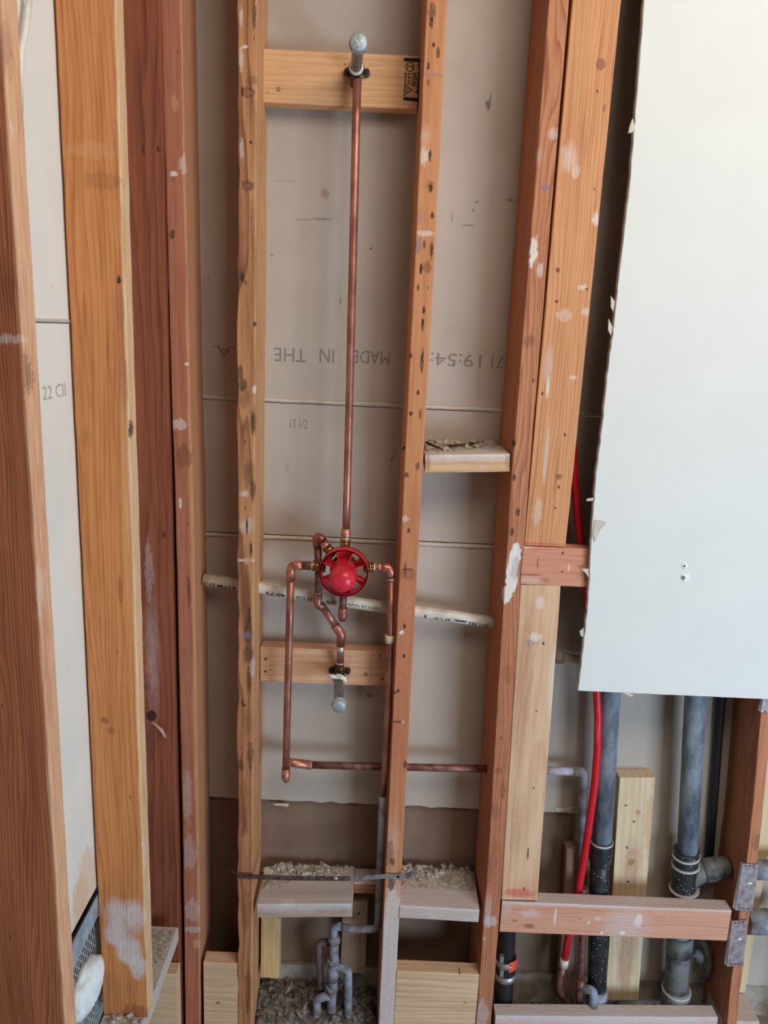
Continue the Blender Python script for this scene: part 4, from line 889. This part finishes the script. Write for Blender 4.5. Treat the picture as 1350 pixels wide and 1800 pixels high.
tube('cement_ring', [P(1189, 1738, 2.9), P(1188.7, 1741, 2.9)], 1.44, GLUE, d2, 26)
tube('black_conduit', line(1300, 800, 1246, 1520, 5.0), .42, BLACKTUBE, seg=14, label='thin black tube between the drain stack and the right stud', cat='pipe')
# gas style fittings low at right
ff = empty('small_pipe_fittings', P(1240, 1690, 3.6), 'small dusty grey fittings low beside the thick drain stack', 'fitting')
tube('curved_pipe', [P(1222, 1640, 4), P(1240, 1660, 4), P(1246, 1690, 4), P(1240, 1720, 4)], .4, ABS_GREY, ff, 12)
tube('elbow_fitting', [P(1216, 1672, 3.8), P(1228, 1676, 3.8), P(1232, 1690, 3.8)], .5, ABS_GREY, ff, 12)
# black pipe with a banded coupling
d3 = empty('banded_drain_pipe', P(890, 1765, 3), 'black drain pipe with a steel banded coupling and orange label', 'pipe')
tube('pipe_wall', line(893, 1560, 884, 1790, 2.6), .92, RUBBER, d3, 24)
tube('rubber_coupling', line(889.5, 1680, 888, 1716, 2.6, 3), 1.02, RUBBER, d3, 24)
for yy in (1686, 1711):
    b_ = tube('steel_band', [P(889.5-(yy-1680)*.04, yy-5, 2.6), P(889.3-(yy-1680)*.04, yy+5, 2.6)], 1.10, STEELBAND, d3, 24)
    tube('band_bead', [P(889.5-(yy-1680)*.04, yy-1, 2.6), P(889.3-(yy-1680)*.04, yy+1, 2.6)], 1.15, STEELBAND, b_, 24)
    bm = bmesh.new(); q = P(882, yy, 1.4); box_bm(bm, q.x-.18, q.x+.18, q.y-.12, q.y+.3, q.z-.35, q.z+.35); mobj('band_screw', bm, STEELBAND, b_, origin=q)
bm = bmesh.new(); c = P(888.8, 1698, 2.6); prof = []
for k in range(7):
    an = math.radians(-84+k*12); prof.append((c.x+1.12*math.cos(an), c.y+1.12*math.sin(an)))
za, zb_ = P(888, 1708, 1.6).z, P(888, 1690, 1.6).z
vs = [[bm.verts.new(M((x, y, z))) for x, y in prof] for z in (za, zb_)]
for k in range(6): bm.faces.new((vs[0][k], vs[0][k+1], vs[1][k+1], vs[1][k]))
mobj('warning_label', bm, ORANGE, d3, origin=c)
# lilac pipe and its elbow
lp = empty('pale_grey_pipe', P(1020, 1480, 4), 'pale grey pipe elbow beside the pale flat stud', 'pipe')
tube('pipe_wall', [P(950, 1354, 3.6), P(1012, 1356, 3.6)], .40, LILAC, lp, 14)
tube('elbow', [P(1008, 1356, 3.6)]+arc(P(1008, 1356, 3.6), P(1026, 1357, 3.6), P(1025, 1400, 3.6), .5)+[P(1026, 1385, 3.6)], .47, LILAC, lp, 14)
tube('lower_leg', [P(1026, 1380, 3.6), P(1024, 1440, 3.6), P(1023, 1580, 3.6)], .40, DUSTY_PURPLE, lp, 14)
scrap([(974, 1421), (992, 1420), (1012, 1418), (996, 1425), (982, 1428)], BK-.1, PAPER, wb, 'paper_scrap')
scrap([(481, 1413), (508, 1413), (506, 1418), (494, 1416), (484, 1416)], BK-.1, PAPER, wb, 'paper_scrap')
# pipes at the right edge, passing behind the stud
tube('horizontal_pipe', [P(1322, 1528, 2.2), P(1350, 1529, 2.2), P(1400, 1531, 2.2)], .95, DUSTY_PIPE, seg=22, label='upper grey blue pipe leaving the right edge stud', cat='pipe')
tube('horizontal_pipe', [P(1312, 1619, 1.9), P(1350, 1620, 1.9), P(1400, 1622, 1.9)], 1.2, DUSTY_PIPE, seg=22, label='lower grey blue pipe leaving the right edge stud', cat='pipe')

# nail plates
def nplate(pxs, label, par=None):
    t = empty('nail_plate', P(*pxs[3], -.15), label, 'plate')
    q = [P(x, y, -.14) for x, y in pxs]
    bm = bmesh.new(); prism_bm(bm, q, (0, .05, 0)); mobj('plate_face', bm, ZINC_PLATE, t, origin=q[0])
    bm = bmesh.new(); e0 = [q[0], q[3], q[3]+Vector((-.18, .35, 0)), q[0]+Vector((-.02, .35, 0))]; prism_bm(bm, e0, (-.03, 0, 0)); mobj('bent_edge', bm, plain('bright_zinc', S(222, 226, 230), .35, .5), t, origin=q[0])
    for fx in (.2, .45, .7):
        for y_ in (0.04, .95):
            c = q[0].lerp(q[1], fx).lerp(q[3].lerp(q[2], fx), y_); lathe('plate_prong', c+Vector((0, -.01, 0)), (0, -1, 0), [(0.08, 0), (0.06, .03), (0.03, .01)], SCREWD, t, 6)
    bm = bmesh.new(); c = q[0].lerp(q[1], .62).lerp(q[3].lerp(q[2], .62), .4)+Vector((0, -.01, 0)); prism_bm(bm, [c+Vector((-.22, 0, 0)), c+Vector((0, 0, -.14)), c+Vector((.2, 0, -.02)), c+Vector((.05, 0, .1))], (0, -.02, 0)); mobj('plaster_fleck', bm, WP, t, origin=c)
    return t
nplate([(1306, 1518), (1334, 1520), (1323, 1602), (1294, 1600)], 'upper grey metal nail plate on the right edge stud')
nplate([(1288, 1619), (1313, 1617), (1307, 1698), (1279, 1699)], 'lower grey metal nail plate on the right edge stud')
nplate([(1344, 1224), (1372, 1225), (1368, 1253), (1339, 1252)], 'small metal nail plate just below the drywall sheet')

# ---------------------------------------------------------------- dusty manifold
mf = empty('water_manifold', P(585, 1800, 2.3), 'grey dusty vertical pipe manifold with three bent branches', 'pipe')
YM = 2.4
tube('inlet_elbow', [P(600, 1628.5, 2.2)]+arc(P(600, 1628.5, 2.2), P(587, 1628, YM), P(587, 1660, YM), .4)+[P(587, 1652, YM)], .40, DUSTY_PIPE, mf, 14)
tube('main_pipe', [P(588.5, 1645, YM), P(586, 1700, YM), P(583, 1760, YM), P(581, 1830, YM)], .47, DUSTY_PURPLE, mf, 16)
for yy, rr in ((1653, .58), (1689, .60), (1736, .60)):
    tube('pipe_collar', [P(588-(yy-1650)*.05, yy-3, YM), P(588-(yy-1650)*.05, yy+3, YM)], rr, DUSTY_PIPE, mf, 16)
tube('upper_tee', [P(586.5, 1700, YM), P(585, 1722, YM)], .55, DUSTY_PURPLE, mf, 16)
tube('right_branch', [P(588, 1700, YM)]+arc(P(590, 1700, YM), P(612, 1704, YM), P(611, 1760, YM), .7)+[P(612, 1740, YM), P(611, 1830, YM)], .42, DUSTY_PIPE, mf, 16)
tube('left_branch', [P(580, 1751, YM), P(572, 1751, YM)]+arc(P(580, 1750, YM), P(557, 1756, YM), P(556, 1800, YM), .6)+[P(557, 1780, YM), P(556, 1830, YM)], .42, DUSTY_PIPE, mf, 16)
tube('rear_branch', [P(582, 1657, 3.2), P(572, 1656, 3.2)]+arc(P(574, 1656, 3.2), P(560, 1657, 3.2), P(561, 1700, 3.2), .5)+[P(564, 1745, 3.2)], .36, plain('brown_dusty_pipe', S(112, 92, 86), .8), mf, 14)

# ---------------------------------------------------------------- perforated strap
def strap():
    t = empty('perforated_strap', P(450, 1541, -.2), 'perforated metal hanger strap nailed across the two middle studs', 'strap')
    pth = [(420, 1539, -.16), (450, 1541, -.16), (500, 1543, -.22), (560, 1544, -.3), (600, 1544.5, -.3), (640, 1542.5, -.25), (680, 1540, -.16), (700, 1541, -.16), (712, 1541, -.3), (733, 1531, -.7)]
    ps = [P(*q) for q in pth]
    L = [0]
    for i in range(1, len(ps)): L.append(L[-1]+(ps[i]-ps[i-1]).length)
    def at(s):
        for i in range(1, len(ps)):
            if s <= L[i]+1e-6: return ps[i-1].lerp(ps[i], (s-L[i-1])/(L[i]-L[i-1]))
        return ps[-1]
    W = .27; n = int(L[-1]/.72)
    def piece(name, k0, k1, mat):
        bm = bmesh.new()
        for k in range(k0, k1):
            s0 = L[-1]*k/n; s1 = L[-1]*(k+1)/n; sm = (s0+s1)/2; st = (s1-s0)
            d = (at(min(s1, L[-1]))-at(s0)).normalized(); up = Vector((0, -.12, 1)); up = (up-d*up.dot(d)).normalized(); nrm = d.cross(up)
            c = at(sm); H = 8; inn = []; out = []
            for side in (0, .035):
                inn.append([bm.verts.new(M(c+d*(.07*math.cos(6.28318*j/H))+up*(.07*math.sin(6.28318*j/H))+nrm*side)) for j in range(H)])
                o_ = []
                for j in range(H):
                    a_ = 6.28318*j/H; cx, cy = math.cos(a_), math.sin(a_); m_ = max(abs(cx), abs(cy)); mx, my = cx/m_, cy/m_
                    o_.append(bm.verts.new(M(c+d*(mx*st/2)+up*(my*W)+nrm*side)))
                out.append(o_)
            for j in range(H):
                j2 = (j+1) % H
                bm.faces.new((inn[0][j], inn[0][j2], out[0][j2], out[0][j])); bm.faces.new((inn[1][j], out[1][j], out[1][j2], inn[1][j2]))
                bm.faces.new((inn[0][j], inn[1][j], inn[1][j2], inn[0][j2])); bm.faces.new((out[0][j], out[0][j2], out[1][j2], out[1][j]))
        return mobj(name, bm, mat, t, origin=at(L[-1]*k0/n))
    kk = int(n*.62)
    tag(piece('rusted_band', 0, kk, STRAPR), 'dark rusted length of strap'); tag(piece('clean_band', kk, n, STRAPM), 'bright zinc length of strap')
    lathe('strap_nail', at(L[-1]*.53)+Vector((0, -.02, 0)), (0, -1, 0), [(.2, 0), (.2, .05), (.05, .06)], SOLDER, t, 10)
    lathe('strap_nail', P(700, 1541, -.2), (0, -1, 0), [(.14, 0), (.14, .05), (.05, .06)], SCREWD, t, 10)
    tube('loose_wire', [P(421, 1540, -.17), P(412, 1534, -.3), P(402, 1527, -.5)], [.05, .04, .02], RUSTY, t, 6)
strap()

# ---------------------------------------------------------------- small things
tube('rusty_nail', [P(712, 786, .5), P(700, 795, -.1), P(688, 809, -.6)], .11, RUSTY, seg=8, label='rusty nail sticking out of the middle stud', cat='nail')
tube('electric_cable', [PX(52, -10, -20.6), PX(49, 20, -20.6), PX(44, 60, -20.6), PX(37, 95, -20.6), PX(36, 140, -20.6), PX(35, 200, -20.9)], .17, CABLE, seg=10, label='white electric cable at the top left corner', cat='cable')
# left recess: flange, lath, fibre
lf = empty('metal_lath_box', PX(150, 1700, -21.5), 'blue grey metal edge and diamond lath at the lower left', 'lath')
def quadX(name, pxs, X, th, mat, dz=0):
    bm = bmesh.new(); prism_bm(bm, [PX(x, y, X) for x, y in pxs], (th, 0, 0)); return mobj(name, bm, mat, lf, origin=PX(*pxs[0], X))
quadX('metal_flange', [(186, 1545), (186, 1580), (90, 1790), (60, 1790)], -21.0, -.1, GALVBLUE)
quadX('dark_gap', [(186, 1541), (186, 1545), (60, 1790), (56, 1790)], -21.05, -.1, BLACKPAPER)
quadX('back_sheet', [(200, 1570), (200, 1720), (160, 1840), (60, 1840)], -22.4, -.1, plain('dusty_paper', S(176, 186, 188), .9, 0, S(130, 140, 140), 30))
bm = bmesh.new()
o0 = PX(186, 1590, -21.4)
for i in range(26):
    for j in range(22):
        y = -24+i*.62+(j % 2)*.31; z = zpl+.1+j*.42
        lim = PX(186, 1590, -21.4)
        for sgn in (-1, 1):
            a_ = Vector((-21.5, y, z)); b_ = Vector((-21.5, y+sgn*.31, z+.42))
            if b_.z < zf-.6:
                d_ = (b_-a_).normalized(); n_ = Vector((0, -d_.z, d_.y))*.035
                prism_bm(bm, [a_+n_, b_+n_, b_-n_, a_-n_], (-.04, 0, 0))
tag(mobj('diamond_lath', bm, LATH, lf, origin=o0), 'open diamond mesh of thin grey strands')
fc = PX(152, 1735, -21.2)
bm = bmesh.new(); bmesh.ops.create_icosphere(bm, subdivisions=4, radius=1.0)
for v_ in bm.verts:
    k = 1+.10*noise.noise(v_.co*2.2)+.03*math.sin(v_.co.y*22+v_.co.z*13)*math.sin(v_.co.y*22-v_.co.z*13)
    v_.co = Vector((v_.co.x*1.0*IN*k, v_.co.y*2.6*IN*k, v_.co.z*1.8*IN*k))+M(fc)
o = mobj('insulation_wad', bm, FOAM, None, origin=fc, smooth=True); tag(o, 'white bulging wad of fibre behind the lower left lath', 'insulation')

# debris
zt1 = P(800, 783, 0)
zf1 = fb.matrix_world.translation.z/IN-EYE
debris('plaster_debris', P(748, 800, 0).x+.05, P(895, 800, 0).x-.1, 1.2, BK-.2, P(747, 800, 0).z, 240, .8, DEBRIS, 'plaster crumbs and splinters on the short pale fire block', 1, 1.2, .6)
zz = P(747, 800, 0).z
tube('wood_splinter', [Vector((P(752, 800).x, 4.0, zz+.5)), Vector((P(775, 800).x, 2.0, zz+.35))], .10, RUSTY, seg=6, label='dark splinter at the left end of the short pale fire block', cat='splinter')
tube('wood_splinter', [Vector((P(790, 800).x, 2.8, zz+.45)), Vector((P(850, 800).x, 4.4, zz+.6))], .08, RUSTY, seg=6, label='long thin splinter lying across the short pale fire block', cat='splinter')
z_ = P(452, 1590, 0).z
debris('plaster_debris', P(453, 1590).x, P(617, 1590).x, 1.9, BK-.2, z_, 260, .8, DEBRIS, 'plaster crumbs on the fire block behind the strap', 2, 1.4, .7)
z_ = P(703, 1592, 0).z
debris('plaster_debris', P(704, 1592).x, P(841, 1598).x, 2.6, BK-.2, z_, 220, .6, DEBRIS, 'plaster crumbs along the back of the low middle fire block', 3, 1.2, .7)
debris('plaster_debris', P(460, 1700).x-1, P(666, 1700).x, 1.0, BK-.1, BOT, 300, 1.3, DEBRIS_D, 'rubble on the floor round the grey manifold', 4, .5, 3.2)
debris('plaster_debris', P(900, 1700).x-1, P(1270, 1700).x, 2.2, BK-.1, BOT, 300, .8, plain('dark_rubble', S(84, 80, 74), .95, 0, S(52, 50, 48), 60), 'dark rubble on the floor behind the right bottom rail', 5, .3, 1.4)
debris('plaster_debris', -20.9, -17.7, -12.5, -11.7, zpl, 40, .6, DEBRIS, 'plaster crumbs at the foot of the dusty white footed stud', 6, .2, .25)
debris('plaster_debris', -20.6, -17.7, -9.8, -2.2, zpl, 110, .35, DEBRIS, 'crumbs on the dusty plate behind the wide orange brown stud', 7, .2, .1)

# countable repeats share a group
GROUPS = {'wall_stud': 'studs of the opened walls', 'fire_block': 'dusty fire blocks between the studs', 'new_block': 'pale new blocks along the bottom',
          'backing_plank': 'planks at the back of the wall cavity', 'nail_plate': 'metal nail plates on the right edge stud',
          'horizontal_pipe': 'grey blue pipes at the right edge', 'wood_splinter': 'splinters on the short fire block', 'plaster_debris': 'plaster debris'}
for o in C.objects:
    k = o.name.split('.')[0]
    if o.parent is None and k in GROUPS and 'group' not in o: o['group'] = GROUPS[k]
